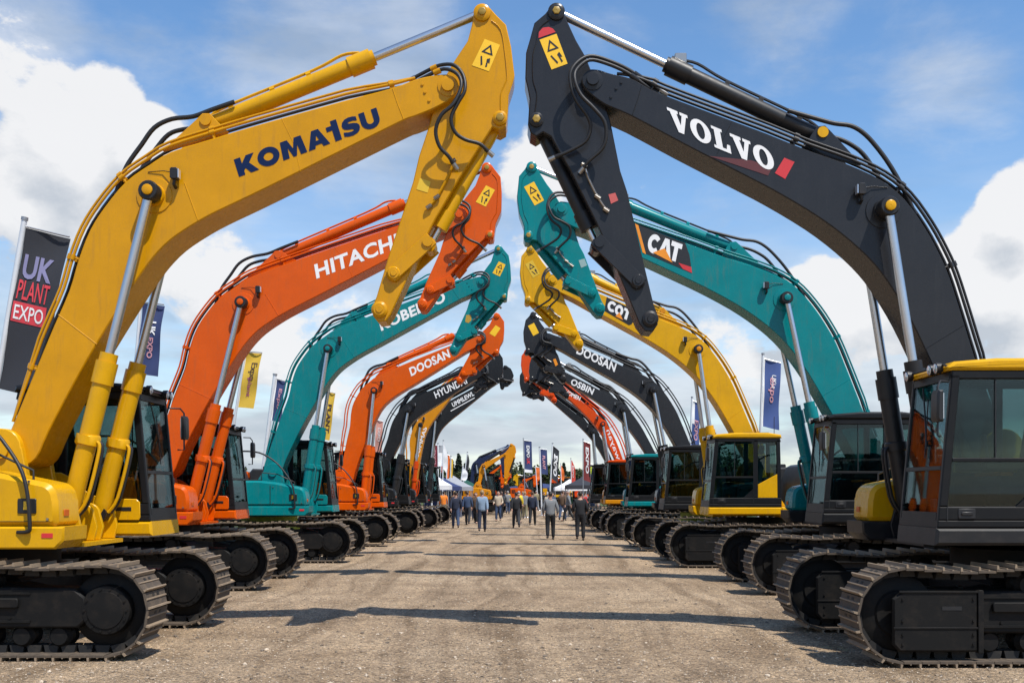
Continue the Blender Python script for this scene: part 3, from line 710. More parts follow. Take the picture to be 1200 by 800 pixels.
    if detail >= 1:
        u = Vector((-d.z, 0, d.x)); u = u if u.z > 0 else -u
        c.tube(crom([p0 + u * .10 + d * .05, p0 + u * .135 + d * .3, p0 + u * .135 + d * (hd - .75), p0 + u * .17 + d * (hd - .35), p0 + u * .12 + d * (hd - .15)], 4), .018 * max(1, sc * .5), RUBBER if s < 0 else CYL, 7)
        for f in (.15, .4, .62): c.tube([p0 + d * (hd * f - .03) + u * .1, p0 + d * (hd * f + .03) + u * .1], .05, CYL, 7)
        if s < 0: c.box(p0.x + d.x * (hd - .2) - .07, p0.x + d.x * (hd - .2) + .07, yl - .05, yl + .05, p0.z + d.z * (hd - .2) + .08, p0.z + d.z * (hd - .2) + .2, STEEL, .01)
    ac = c.build('arm_cylinder', root, 40)
    rb = MB(); rb.cyl(p0 + d * (hd - .02), p1, .05, CHROME, 16); rb.build('piston_rod', ac, 40)
    # ---- bucket cylinder and its link
    p0, p1 = LS(can['K'], 0), LS(can['J'], 0); p0.y = p1.y = yl
    d = p1 - p0; ln = d.length; d.normalize(); hd = ln * .86
    c = MB(); o_ = Vector((d.z, 0, -d.x)) * (near * 0 + (1 if s > 0 else -1)); o_ = o_ if o_.x * s > 0 else -o_
    c.lathe(p0, d, [(0, .06), (.06, .08), (hd - .22, .08), (hd - .22, .10), (hd, .10), (hd, .001)], CYL, 18)
    bk = c.build('bucket_cylinder', stick, 40)
    rb = MB(); rb.cyl(p0 + d * (hd - .02), p1, .042, CHROME if detail == 2 else STEEL, 12); rb.lathe(p1 - Vector((0, .12, 0)), (0, 1, 0), [(0, .001), (0, .09), (.24, .09), (.24, .001)], SP, 16); rb.build('piston_rod', bk, 40)
    p2 = LS(can['I'], WS); dd = Vector((p2.x - p1.x, 0, p2.z - p1.z)); l2 = dd.length; dd.normalize(); nn = Vector((-dd.z, 0, dd.x))
    lk = MB()
    for sg in (-1, 1):
        pp = [(p1.x + nn.x * .085 - dd.x * .06, p1.z + nn.z * .085 - dd.z * .06), (p1.x - nn.x * .085 - dd.x * .06, p1.z - nn.z * .085 - dd.z * .06), (p2.x - nn.x * .08 + dd.x * .06, p2.z - nn.z * .08 + dd.z * .06), (p2.x + nn.x * .08 + dd.x * .06, p2.z + nn.z * .08 + dd.z * .06)]
        lk.prism(pp, yl + sg * (WS + .02), yl + sg * (WS + .06), SP, .006)
    lk.cyl((p1.x, yl - WS - .08, p1.z), (p1.x, yl + WS + .08, p1.z), .06, SP, 14)
    lk.build('bucket_link', stick, 40)
    # ---- lettering on the camera-side flank of the boom
    if text:
        for t in text:
            yt = yl + near * (W + .004 + t.get('lift', 0))
            if 'quad' in t:
                q = MB(); q.add([(v.x, yt, v.z) for v in [loc(*p, W) for p in t['quad']]], [tuple(range(len(t['quad'])))], t['m']); q.build(t.get('name', 'decal'), boom, 0); continue
            vs, fs = t['mesh'] if 'mesh' in t else curve_mesh(text=t['s'], bold=t.get('bold', .03), space=t.get('space', 1.05))
            o, e, up_ = [loc(*p, W) for p in t['at']]
            q = MB(); q.add([((o + (e - o) * u + (up_ - o) * v).x, yt, (o + (e - o) * u + (up_ - o) * v).z) for u, v in vs], fs, t['m']); q.build('lettering', boom, 0)
    return root

# ------------------------------------------------------------------ the two rows of excavators
GL, GR, GB = 'excavators lined up on the left of the lane', 'excavators lined up on the right of the lane', 'small excavators beyond the crowd'
excavator('excavator', 1, 12.40, -6.23, .11, 'amber yellow excavator nearest on the left, dark blue capital letters on its boom', GL, color='amber', house='yellow', detail=2,
          cab=(None, 'yellow', paint('yellow')), cylcol=paint('yellow'), pincap=paint('amber'), decals=[(mat('pale_yellow_vinyl', (.66, .42, .02), .5), [(492, 209), (505, 213), (501, 226), (488, 222)])],
          text=[dict(mesh=outline_word('KOMATSU'), at=[(280.5, 208), (447.5, 147), (273, 184)], m=NAVYV)])
excavator('excavator', -1, 12.0, 5.94, -.06, 'dark grey excavator nearest on the right, yellow cab roof and white slab lettering on boom', GR, color='charcoal', house='yellow', detail=2,
          cab=('yellow', BLACK, paint('yellow')), band=BLACK, cylcol=BLACK, pincap=paint('yellow'), pipecol=RUBBER, engine=BLACK, decals=[(REDV, [(631, 45), (631.5, 38), (636, 33), (643, 32), (648, 34), (651, 38)]), (mat('faded_pink_vinyl', (.5, .09, .08), .5), [(713, 228), (721, 226), (724.5, 235), (716, 239)])],
          text=[dict(quad=[(831, 183), (900, 206), (905, 196), (880, 188)], m=mat('faded_red_vinyl', (.09, .012, .014), .5)), dict(quad=[(908, 203), (920, 210), (931, 190), (919, 185)], m=REDV),
                dict(mesh=outline_word('SLAB'), at=[(786, 152), (909, 203), (781, 125)], m=WHITE, lift=.003)])
BAND = lambda k: paint(k)
excavator('excavator', 1, 20.0, -6.75, -.35, 'orange excavator second on the left, large white letters on its boom', GL, F=(184, 552), C=(285, 356), T=(538, 251), A=(570.5, 197), B=(495, 356), color='orange',
          cab=(None, 'orange', paint('orange')), cylcol=paint('orange'), pincap=paint('orange'),
          text=[dict(s='HITACHI', at=[(371, 327), (468, 290), (368, 310)], m=WHITE, bold=.032)])
excavator('excavator', -1, 19.2, 6.55, .48 * -1, 'teal excavator second on the right with a black badge plate and white letters on boom', GR, F=(1030, 550), C=(919, 351), T=(658, 245), A=(623, 196), B=(703, 361), color='teal',
          cab=(None, None, None), house='teal', engine=BLACK, cylcol=paint('teal'), pincap=paint('teal'), boxcol='teal', band=BLACK, decals=[(mat('grey_vinyl', (.25, .38, .37), .5), [(678, 305), (685, 303), (688, 311), (681, 314)])],
          text=[dict(quad=[(744, 262), (803, 285), (808, 299), (811, 320), (754, 296)], m=BLKV), dict(quad=[(744, 262), (748, 264), (757, 298), (753, 296)], m=ORGV, lift=.003),
                dict(quad=[(765, 296), (779, 291), (788, 308)], m=ORGV, lift=.005), dict(quad=[(795, 308), (810, 313), (811, 320), (800, 315)], m=REDV, lift=.003),
                dict(mesh=outline_word('CAT'), at=[(758, 294.5), (797, 309), (761, 272)], m=WHITE, lift=.003)])
excavator('excavator', 1, 27.1, -6.38, -.02, 'teal excavator third on the left, white letters on its boom', GL, F=(316, 551), C=(385.5, 409.5), T=(564, 330), A=(584, 292), B=(531, 409), color='teal',
          cab=(None, 'teal', paint('teal')), cylcol=paint('teal'), pincap=paint('teal'), turn=LIME, decals=[(mat('worn_orange_vinyl', (.42, .26, .03), .5), [(546.5, 369), (552, 369), (552.5, 375), (549, 378.5), (545, 377)])],
          text=[dict(s='KOBELCO', at=[(447, 388), (523, 353), (443.5, 376)], m=WHITE, bold=.035)])
excavator('excavator', -1, 25.5, 6.12, -.15, 'bright yellow excavator third on the right with a black plate of white letters', GR, F=(899, 556), C=(817, 410), T=(648, 328), A=(622, 292), B=(679, 402), color='yellow',
          cab=('yellow', 'yellow', paint('yellow')), cylcol=paint('yellow'), pincap=paint('gold'),
          text=[dict(quad=[(711, 348), (749, 366), (740, 380), (737, 381), (708, 364)], m=BLKV), dict(quad=[(721, 370.5), (726, 366), (730, 375)], m=ORGV, lift=.006),
                dict(mesh=outline_word('COT'), at=[(711, 363), (738, 377), (713.5, 350.5)], m=WHITE, lift=.003)])
excavator('excavator', 1, 34.6, -6.3, .35, 'orange excavator fourth on the left, between teal and black machines', GL, F=(403, 564), C=(439, 458), T=(562, 397), A=(582, 370), B=(538, 445), color='orange', detail=1,
          cab=(None, 'orange', paint('orange')), cylcol=paint('orange'), text=[dict(s='DOOSAN', at=[(482, 441), (528, 418.5), (479, 431)], m=WHITE, bold=.035)])
excavator('excavator', -1, 32.0, 6.05, .15 * -1, 'dark grey excavator fourth on the right, behind the yellow one, white letters on its boom', GR, F=(822, 561), C=(765, 457), T=(643, 395), A=(625, 369), B=(660, 443), color='charcoal', detail=1,
          cab=(None, None, None), house='charcoal', cylcol=BLACK, turn=LIME, pipecol=RUBBER, decals=[(ORGV, [(648, 421), (651, 420), (654, 427), (651, 429)])], text=[dict(s='DOOSAN', at=[(675, 414), (720, 436), (678, 404)], m=WHITE, bold=.03)])
excavator('excavator', 1, 42.2, -6.05, .2, 'black excavator fifth on the left with small white letters on boom', GL, F=(440, 566), C=(479, 481), T=(567, 434), A=(582, 414), B=(557, 455), color='black', stickcol='black', detail=1, warn=False,
          cab=(None, None, None), house='black', cylcol=BLACK, pipecol=RUBBER, text=[dict(s='HYUNDAI', at=[(511, 467), (548, 449), (508, 459)], m=WHITE, bold=.02)])
excavator('excavator', -1, 39.2, 5.95, .0, 'dark grey excavator with a teal cab, fifth on the right', GR, F=(783, 563), C=(730, 480), T=(641, 428), A=(631, 410), B=(664, 462), color='charcoal', detail=1, warn=False,
          cab=('teal', 'teal', paint('teal')), house='teal', cylcol=BLACK, boxcol='teal', pipecol=RUBBER, text=[dict(s='OSBIN', at=[(668, 450), (694, 462.5), (671, 443)], m=WHITE, bold=.03)])
excavator('excavator', 1, 48.6, -5.75, .1, 'golden excavator with upright white lettering, sixth on the left behind black booms', GL, F=(483, 569), C=(493, 498), T=(556, 425), A=(561, 419), B=(548, 445), color='gold', stickcol='black', detail=1, warn=False,
          cab=(None, None, None), house='black', cylcol=paint('red'), text=[dict(s='COMMAS', at=[(489.5, 538), (500.5, 501), (485.5, 536.5)], m=WHITE, bold=.03)])
excavator('excavator', 1, 55.5, -5.6, .1, 'black excavator last of the left row, lowest boom with a thin white stripe', GL, F=(489, 569), C=(511, 491), T=(585, 442), A=(592, 430), B=(588, 453), color='black', stickcol='black', detail=1, warn=False,
          cab=(None, None, None), house='black', cylcol=BLACK, pipecol=RUBBER,
          text=[dict(s='UMMLEWL', at=[(531, 477), (556, 463), (529, 472)], m=WHITE, bold=.03), dict(quad=[(528, 481), (556, 465.5), (556.4, 466.3), (528.4, 481.9)], m=WHITE)])
excavator('excavator', -1, 46.0, 5.9, .15, 'red orange excavator with orange cab, sixth on the right', GR, F=(738, 566), C=(706, 497), T=(632, 431), A=(617, 412), B=(650, 468), color='red', detail=1, warn=False,
          cab=('red', 'gold', paint('gold')), house='gold', boxcol='gold', cylcol=BLACK, text=[dict(s='THOMEN', at=[(658, 459), (679, 469.5), (660, 454.5)], m=WHITE, bold=.03),
                dict(s='Swayan', at=[(724, 546), (709, 505), (730, 543)], m=WHITE, bold=.01)])
excavator('excavator', -1, 53.0, 5.75, .1, 'black excavator last of the right row, boom below the red orange one', GR, F=(728, 568), C=(695, 506), T=(627, 450), A=(614, 435), B=(636, 466), color='black', stickcol='black', detail=1, warn=False,
          cab=(None, None, None), house='black', cylcol=BLACK, pipecol=RUBBER)
# smaller machines beyond the crowd
def far(label, s, yc, F, C, T, A, B, **k):
    tx = (F[0] - CX) * yc / FPX - s * .3
    excavator('excavator', s, yc, tx, 0, label, GB, F=F, C=C, T=T, A=A, B=B, detail=0, warn=False, **k)
far('yellow excavator beyond the crowd with its stick hanging straight down', 1, 78, (561, 568), (567, 546), (592, 532), (599, 521), (592, 566), color='gold', cylcol=BLACK)
far('navy excavator beyond the crowd, its dark boom behind the yellow arch', 1, 84, (552, 569), (558, 543), (586, 529), (595, 522), (590, 558), color='navy', house='navy', cylcol=BLACK)
far('orange excavator beyond the crowd, boom under the yellow arch', 1, 90, (569, 572), (573, 557), (587, 546), (592, 539), (588, 570), color='orange', cylcol=BLACK)
far('red excavator beyond the crowd, smallest of the nested booms', 1, 100, (577, 573), (580, 564), (590, 557), (594, 552), (591, 571), color='red', house='red', cylcol=BLACK)
far('small orange excavator far down the lane beside the nested booms', 1, 97, (612, 572), (615, 563), (625, 559), (629, 555), (626, 569), color='orange', cylcol=BLACK)
far('small red excavator near the dark red banner far down the lane', -1, 108, (668, 572), (665, 565), (655, 562), (651, 559), (654, 570), color='red', cylcol=BLACK)
far('small yellow excavator far down the lane with its arm reaching low', -1, 104, (631, 571), (625, 561), (611, 560), (606, 556), (608, 570), color='yellow', cylcol=BLACK)
far('small gold excavator at far end of the lane near dark gazebo', -1, 112, (673, 571), (667, 561), (655, 559), (650, 556), (651, 570), color='gold', cylcol=BLACK)

# ------------------------------------------------------------------ banners on poles
CLOTH = {k: mat('cloth_' + k, c, .8, vary=.12, scale=1.2, bump=.15, bscale=40) for k, c in dict(
    slate=(.025, .027, .035), navy=(.028, .045, .13), blue=(.05, .09, .26), yellow=(.62, .40, .04), white=(.72, .72, .72), wine=(.15, .012, .025), darkred=(.16, .02, .02),
    orange=(.68, .14, .02), red=(.5, .05, .03), lime=(.45, .55, .03), pink=(.6, .28, .22), grey=(.3, .31, .33), green=(.01, .07, .05)).items()}
LILAC = mat('lilac_vinyl', (.22, .21, .36), .6); CORAL = mat('coral_vinyl', (.62, .045, .06), .6); POLE = mat('white_pole', (.68, .70, .72), .35, metal=.2); DKPOLE = mat('aluminium_pole', (.35, .36, .38), .4, metal=.7)
PALEPINK = mat('pale_pink_vinyl', (.6, .3, .34), .6); UMBER = mat('umber_vinyl', (.06, .03, .03), .6); PLUM = mat('plum_vinyl', (.32, .06, .16), .6)
GF = 'banners on poles around the show ground'
def banner(label, d, tl, bl, tr, cloth, parts=(), pole=POLE, pw=.035, feather=False, wave=.05, gap=.04, border=None):
    o, vb, ub = wp(*tl, d), wp(*bl, d), wp(*tr, d)
    u, v = ub - o, vb - o
    dirp = v.normalized()
    base = o + dirp * (o.z / -dirp.z)
    root = tag(empty('banner', base), label, 'banner', GF)
    n = Vector((0, -1, 0))
    def at(a, b_, lift=0):
        w = wave * math.sin(a * 4.2 + b_ * 5 + o.x) * a + wave * .6 * math.sin(b_ * 9 + a * 2)
        k = 1.0 - (.0 if not feather else .0)
        return o + u * (a * k) + v * b_ + Vector((0, w, 0)) + n * lift - base
    wdt = u.length
    pb = MB(); off = -u.normalized() * gap
    pb.tube([off, o - base + off - dirp * .12], pw, pole, 10); pb.tube([o - base + off - dirp * .12, o - base + off - dirp * .17], pw * 1.3, DKPOLE, 8)
    if not feather: pb.tube([o - base + off - dirp * .02, o - base + u - dirp * .02], .016, DKPOLE, 6)
    pb.lathe((0, 0, 0), (0, 0, 1), [(0, .001), (0, .30), (.03, .28), (.05, .08), (.25, .06), (.25, .001)], DKPOLE, 16)
    pb.build('pole', root, 50)
    cb = MB(); NU, NV = 8, 16
    vs, fs = [], []
    for side in (0, 1):
        for j in range(NV + 1):
            for i in range(NU + 1):
                a, b_ = i / NU, j / NV
                if feather: a *= max(.18, math.sin(min(1, b_ * 2.2 + .12) * math.pi / 2)) * (1 if b_ < .75 else 1 - (b_ - .75) * 1.2)
                vs.append(at(a, b_, .002 if side == 0 else -.002))
    m_ = (NU + 1) * (NV + 1)
    for side in (0, 1):
        for j in range(NV):
            for i in range(NU):
                q = [j * (NU + 1) + i, j * (NU + 1) + i + 1, (j + 1) * (NU + 1) + i + 1, (j + 1) * (NU + 1) + i]
                fs.append([x + side * m_ for x in (q if side == 0 else q[::-1])])
    cb.add(vs, fs, CLOTH[cloth])
    cl = cb.build('cloth', root, 60)
    for p in parts:
        q = MB()
        if p[0] == 'quad':
            _, a0, b0, a1, b1, m = p; NN = 8
            vs = [at(a0 + (a1 - a0) * i / NN, b0 + (b1 - b0) * j / NN, .008) for j in range(NN + 1) for i in range(NN + 1)]
            q.add(vs, [(j * (NN + 1) + i, j * (NN + 1) + i + 1, (j + 1) * (NN + 1) + i + 1, (j + 1) * (NN + 1) + i) for j in range(NN) for i in range(NN)], m); q.build('panel', cl, 60)
        else:
            s, a0, b0, a1, b1, m, rot, bold = p
            ms_, fs_ = curve_mesh(text=s, bold=bold)
            if rot == 0: vs = [at(a0 + (a1 - a0) * x, b1 + (b0 - b1) * y, .016) for x, y in ms_]
            elif rot == 1: vs = [at(a0 + (a1 - a0) * y, b0 + (b1 - b0) * x, .016) for x, y in ms_]      # reads downwards
            else: vs = [at(a1 - (a1 - a0) * y, b1 + (b0 - b1) * x, .016) for x, y in ms_]                # reads upwards
            q.add(vs, fs_, m); q.build('lettering', cl, 0)
    return root
banner('large dark banner reading UK PLANT EXPO on a leaning white pole', 17, (30, 267), (-2, 455), (81, 279), 'slate',
       [('UK', .09, .155, .78, .305, LILAC, 0, .03), ('PLANT', .07, .315, .80, .435, CORAL, 0, .012), ('quad', .03, .452, .80, .575, CORAL), ('EXPO', .08, .47, .75, .56, WHITE, 0, .008)], pw=.045)
banner('navy banner with small stacked letters behind the nearest yellow boom', 23, (167, 355), (160, 438), (192, 358), 'navy', [('UK', .38, .24, .72, .45, WHITE, 1, .03), ('EXPO', .38, .47, .66, .76, PALEPINK, 1, .03)])
banner('yellow banner with brown script behind the orange boom', 28, (289, 412.5), (279, 477), (307, 414), 'yellow', [('Expo', .3, .18, .85, .50, UMBER, 1, .01), ('plant', .32, .46, .66, .80, PLUM, 1, .01)])
banner('navy banner with white border beside the teal boom', 34, (323, 444), (317, 492), (335, 447), 'navy', [('quad', .0, .0, .14, 1, WHITE), ('Expo', .35, .2, .75, .7, PALEPINK, 1, .01)], pw=.06)
banner('yellow banner with tall dark capitals behind the teal cylinder rods', 39, (384, 459), (377, 514), (393, 461), 'yellow', [('PLANT', .28, .25, .80, .85, UMBER, 1, .03)])
banner('pale pink banner in the gap between orange and black booms', 50, (441, 492), (439, 532), (449, 494), 'pink', [('EXPO', .3, .2, .7, .6, WHITE, 1, .0)])
banner('blue banner with white border and two lines of small letters beside the teal rods', 29, (895.5, 421), (893, 499), (915, 426), 'blue',
       [('quad', -.02, .0, .06, 1, WHITE), ('UKi.s', .48, .20, .72, .40, WHITE, 1, .02), ('expo', .28, .24, .62, .62, PALEPINK, 1, .02)])
banner('white edged blue banner half hidden behind the dark grey boom', 40, (812, 470), (810, 522), (821, 473), 'blue', [('quad', .0, .0, .3, .5, WHITE), ('EXPO', .3, .4, .8, .85, PALEPINK, 1, .02)])
banner('tall navy banner with white and red letters, first of the lane end row', 70, (614, 516), (615, 551), (623, 517), 'navy', [('EXPO', .3, .15, .7, .55, WHITE, 1, .03), ('UK', .3, .58, .7, .78, CORAL, 1, .03), ('quad', 0, .96, 1, 1.06, WHITE)], pole=DKPOLE, pw=.03)
banner('short navy banner with small pale letters on a white pole', 76, (633, 526), (634, 555), (641, 527), 'navy', [('PLANT', .3, .25, .7, .8, PALEPINK, 1, .03)], pw=.06)
banner('slate banner swinging outward with large white letters', 72, (648, 522), (646, 560), (655.5, 528), 'slate', [('EXPO', .25, .2, .8, .85, WHITE, 1, .05)], pw=.05, wave=.12)
banner('dark red banner with white letters beside the dark gazebo', 66, (684, 517), (684, 562), (692, 520), 'darkred', [('EXPO', .3, .12, .75, .8, WHITE, 1, .03)], pole=DKPOLE, pw=.03)
banner('slim red feather banner taller than its neighbours', 88, (669.5, 539), (670, 567), (674, 541), 'red', [('EXPO', .25, .2, .6, .7, WHITE, 1, .02)], feather=True, pw=.04)
banner('short orange banner between two navy ones', 95, (628, 547), (629, 561), (633, 548), 'orange', pw=.04)
banner('slim orange feather banner near the machines at lane end', 92, (657.5, 545), (658, 562), (661, 547), 'orange', feather=True, pw=.04)
banner('lime green banner behind the dark red one', 84, (690.5, 543), (691, 560), (695.5, 545), 'lime', pw=.04)
banner('maroon banner with pale letters beside the white tent', 60, (505.5, 521), (506, 549), (512.5, 522), 'wine', [('EXPO', .3, .2, .7, .8, PALEPINK, 1, .02)], pw=.05)
banner('grey and white banner above the blue tent', 64, (514, 522), (514, 546), (518.5, 522), 'grey', [('quad', 0, .35, 1, 1, WHITE)], pw=.05)
banner('white feather banner above the pale tent', 66, (520, 519), (519.5, 549), (525, 526), 'white', feather=True, pw=.04)
banner('thin orange flag strip beside the pale tent', 68, (524.5, 533), (524, 560), (527, 534), 'orange', pw=.04)
banner('thin red flag strip next to the orange one', 69, (517.5, 541), (517, 562), (519.5, 541), 'red', pw=.04)
banner('thin yellow flag strip over the green tent', 72, (529, 537), (528.5, 559), (531, 538), 'yellow', pw=.04)
banner('dark leaning feather banner in front of the conifers', 80, (548, 532), (545.5, 551), (551, 534), 'slate', feather=True, pw=.04)
banner('white leaning feather banner under the dark one', 76, (543, 548), (541, 562), (549, 550), 'white', feather=True, pw=.04)

# ------------------------------------------------------------------ tents
def tent(label, px, d, w, dep, eave, peak, c, leg=DKPOLE, walls=False):
    x = (px - CX) * d / FPX
    root = tag(empty('gazebo', (x, d, 0)), label, 'gazebo', 'event tents at the end of the lane')
    m = CLOTH[c]
    b = MB(); h = w / 2; k = dep / 2
    prof = [(1, eave), (.72, eave + (peak - eave) * .22), (.42, eave + (peak - eave) * .52), (.12, eave + (peak - eave) * .90), (.02, peak)]
    vs = []; fs = []
    for f, z in prof: vs += [(-h * f, -k * f, z), (h * f, -k * f, z), (h * f, k * f, z), (-h * f, k * f, z)]
    for i in range(len(prof) - 1):
        for j in range(4): fs.append((i * 4 + j, i * 4 + (j + 1) % 4, (i + 1) * 4 + (j + 1) % 4, (i + 1) * 4 + j))
    fs.append((16, 17, 18, 19)); b.add(vs, fs, m); b.build('roof', root, 20)
    v = MB()
    for x0, x1, y0, y1 in ((-h, h, -k - .01, -k), (-h, h, k, k + .01), (-h - .01, -h, -k, k), (h, h + .01, -k, k)): v.box(x0, x1, y0, y1, eave - .28, eave, m)
    if walls: v.box(-h, h, k - .06, k - .03, .05, eave - .3, m)
    v.build('valance', root)
    for sx in (-1, 1):
        for sy in (-1, 1):
            l_ = MB(); l_.box(sx * (h - .05) - .03, sx * (h - .05) + .03, sy * (k - .05) - .03, sy * (k - .05) + .03, 0, eave - .02, leg); l_.box(sx * (h - .05) - .09, sx * (h - .05) + .09, sy * (k - .05) - .09, sy * (k - .05) + .09, 0, .02, leg); l_.build('leg', root)
    return root
tent('white peaked event tent beside the last machines of the left row', 500, 62, 2.9, 3, 2.15, 3.2, 'white')
tent('blue event tent between white and pale ones', 517, 68, 2.6, 3, 2.1, 2.75, 'navy', walls=True)
tent('pale grey event tent with people below it', 531, 74, 2.8, 3, 2.1, 2.9, 'grey')
tent('dark green event tent beside the nested booms', 546, 82, 3.0, 3, 2.0, 2.7, 'green')
tent('dark slate gazebo near the dark red banner', 690, 72, 3.2, 3, 2.2, 3.05, 'slate')
tent('small white tent beyond the slate gazebo', 668, 96, 3.0, 3, 2.1, 2.9, 'white')
tent('long navy tent behind the crowd in the middle', 632, 118, 9.0, 4, 2.2, 2.7, 'navy', walls=True)

# ------------------------------------------------------------------ people
SKIN = mat('skin', (.48, .27, .19), .55, vary=.05); HAIRM = {k: mat('hair_' + k, c, .6) for k, c in dict(dark=(.02, .014, .01), brown=(.07, .04, .022), grey=(.3, .29, .28), fair=(.3, .2, .1)).items()}
SHOEM = mat('shoe_leather', (.014, .012, .011), .45); EYE = mat('eye_dark', (.02, .015, .012), .3); LIP = mat('lip', (.32, .12, .1), .5)
FAB = {k: mat('fabric_' + k, c, .85, vary=.15, scale=6, bump=.25, bscale=30) for k, c in dict(
    black=(.010, .011, .014), navy=(.012, .018, .04), charcoal=(.03, .032, .038), grey=(.17, .18, .19), lightblue=(.20, .28, .38), denim=(.035, .06, .12), beige=(.46, .38, .28), white=(.72, .72, .70),
    red=(.42, .03, .03), orange=(.72, .2, .02), yellow=(.72, .55, .04), green=(.03, .11, .05), brown=(.10, .06, .035), pink=(.55, .3, .3), teal=(.02, .18, .2), maroon=(.13, .015, .03), khaki=(.22, .19, .11)).items()}
def skin_mesh(key, V, E, rad, root=0, sub=1):
    me = bpy.data.meshes.new(key); me.from_pydata(V, E, [])
    o = bpy.data.objects.new(key, me); col.objects.link(o)
    o.modifiers.new('Skin', 'SKIN')
    sv = me.skin_vertices[0].data
    for i, r_ in enumerate(rad): sv[i].radius = r_ if isinstance(r_, tuple) else (r_, r_); sv[i].use_root = (i == root)
    if sub:
        m = o.modifiers.new('Sub', 'SUBSURF'); m.levels = sub; m.render_levels = sub
    bpy.context.view_layer.update()
    ev = o.evaluated_get(bpy.context.evaluated_depsgraph_get())
    out = bpy.data.meshes.new_from_object(ev)
    bpy.data.objects.remove(o); bpy.data.meshes.remove(me)
    out.materials.clear(); out.materials.append(None); out.polygons.foreach_set('use_smooth', [True] * len(out.polygons))
    return out
def person_meshes(v):
    """stance v: stride, arm swing, elbow bend, lean; built facing +y"""
    st, sw, el, arm_out = v
    V, E, Rd = [], [], []
    def nd(p, r_, par=None):
        V.append(p); Rd.append(r_)
        if par is not None: E.append((par, len(V) - 1))
        return len(V) - 1
    pel = nd((0, 0, .97), (.125, .095)); sp = nd((0, .0, 1.14), (.125, .095), pel); ch = nd((0, -.01, 1.34), (.165, .12), sp)
    nb = nd((0, -.015, 1.475), (.075, .07), ch); nk = nd((0, .0, 1.53), .062, nb); h0 = nd((0, .015, 1.60), (.078, .086), nk); h1 = nd((0, .012, 1.675), (.088, .104), h0); nd((0, .0, 1.750), (.068, .082), h1)
    for sg in (-1, 1): nd((sg * .090, -.002, 1.64), .016, h1)
    nd((0, .118, 1.635), .014, h1)
    J = {}
    for s in (-1, 1):
        hp = nd((s * .095, 0, .90), .086, pel); f = st * s
        kn = nd((s * .105, .05 + f * .16, .50), .062, hp); an = nd((s * .11, f * .30 - (.06 if f < 0 else 0), .10 + (.05 if f < 0 else 0)), .042, kn)
        nd((s * .12, V[an][1] + .13, .035 + (.02 if f < 0 else 0)), .036, an); J['leg', s] = (hp, kn, an)
        sh = nd((s * .175, -.012, 1.425), .064, ch); f2 = -sw * s
        eb = nd((s * (.225 + arm_out), -.03 + f2 * .12, 1.13), .046, sh)
        wr = nd((s * (.225 + arm_out * .6), -.03 + f2 * .24 + el * .22, .90 + el * .16), .031, eb)
        d = (Vector(V[wr]) - Vector(V[eb])).normalized(); side = Vector((0, 1, 0)); side = (side - d * side.dot(d)).normalized()
        pm = Vector(V[wr]) + d * .075; pi = nd(tuple(pm), (.024, .036), wr)
        for k, ln in ((-.026, .062), (-.009, .078), (.009, .074), (.026, .066)):
            b0 = pm + side * k + d * .02; i0 = nd(tuple(b0), .0105, pi); i1 = nd(tuple(b0 + d * ln * .55 + Vector((-s * .008, 0, 0))), .0095, i0); nd(tuple(b0 + d * ln + Vector((-s * .03, 0, 0))), .008, i1)
        tb = nd(tuple(pm + side * .038 - d * .03), .012, pi); nd(tuple(pm + side * .056 + d * .02), .010, tb)
        J['arm', s] = (sh, eb, wr)
    body = skin_mesh('person', V, E, Rd, 0, 1)
    # jacket
    a = [V[pel], V[sp], V[ch], (0, -.012, 1.53)]; JV = [(0, 0, .85)] + a; JR = [(.205, .158), (.200, .155), (.178, .142), (.198, .15), (.098, .094)]; JE = [(0, 1), (1, 2), (2, 3), (3, 4)]
    for s in (-1, 1):
        sh, eb, wr = J['arm', s]; k = len(JV); w = Vector(V[eb]).lerp(Vector(V[wr]), .97)
        JV += [V[sh], V[eb], tuple(w)]; JR += [.082, .064, .047]; JE += [(3, k), (k, k + 1), (k + 1, k + 2)]
    jk = skin_mesh('jacket', JV, JE, JR, 3, 1)
    TV = [(0, 0, 1.08), V[pel]]; TR = [(.16, .125), (.17, .132)]; TE = [(0, 1)]
    for s in (-1, 1):
        hp, kn, an = J['leg', s]; k = len(TV); TV += [V[hp], V[kn], tuple(Vector(V[an]) + Vector((0, 0, -.035)))]; TR += [.116, .084, .068]; TE += [(1, k), (k, k + 1), (k + 1, k + 2)]
    tr = skin_mesh('trousers', TV, TE, TR, 1, 1)
    sh_ = []
    SV, SE, SR = [], [], []
    for s in (-1, 1):
        an = V[J['leg', s][2]]; k = len(SV); SV += [(an[0], an[1] - .05, an[2] - .055), (an[0], an[1] + .06, an[2] - .06), (an[0] + s * .008, an[1] + .17, an[2] - .068)]; SR += [(.046, .046), (.05, .04), (.04, .03)]; SE += [(k, k + 1), (k + 1, k + 2)]
    parts = []
    for j in (0, 3): parts.append(skin_mesh('shoe', SV[j:j + 3], [(0, 1), (1, 2)], SR[j:j + 3], 0, 1))
    hr = MB(); vs, fs = [], []; NA, NB = 14, 7
    for j in range(NB + 1):
        t = j / NB * 2.0
        for i in range(NA):
            a_ = 2 * math.pi * i / NA; y = math.cos(a_); lim = t * (.60 if y > .3 else (1.12 if y < -.3 else .86)); k = 1 + .05 * math.sin(i * 5.1 + j * 2.3)
            tp = 1 - .22 * max(0, (t * .5 - .5))
            vs.append((.090 * k * tp * math.sin(lim) * math.sin(a_), -.004 + .108 * k * tp * math.sin(lim) * y, 1.676 + .108 * k * math.cos(lim)))
    for j in range(NB):
        for i in range(NA): fs.append((j * NA + i, j * NA + (i + 1) % NA, (j + 1) * NA + (i + 1) % NA, (j + 1) * NA + i))
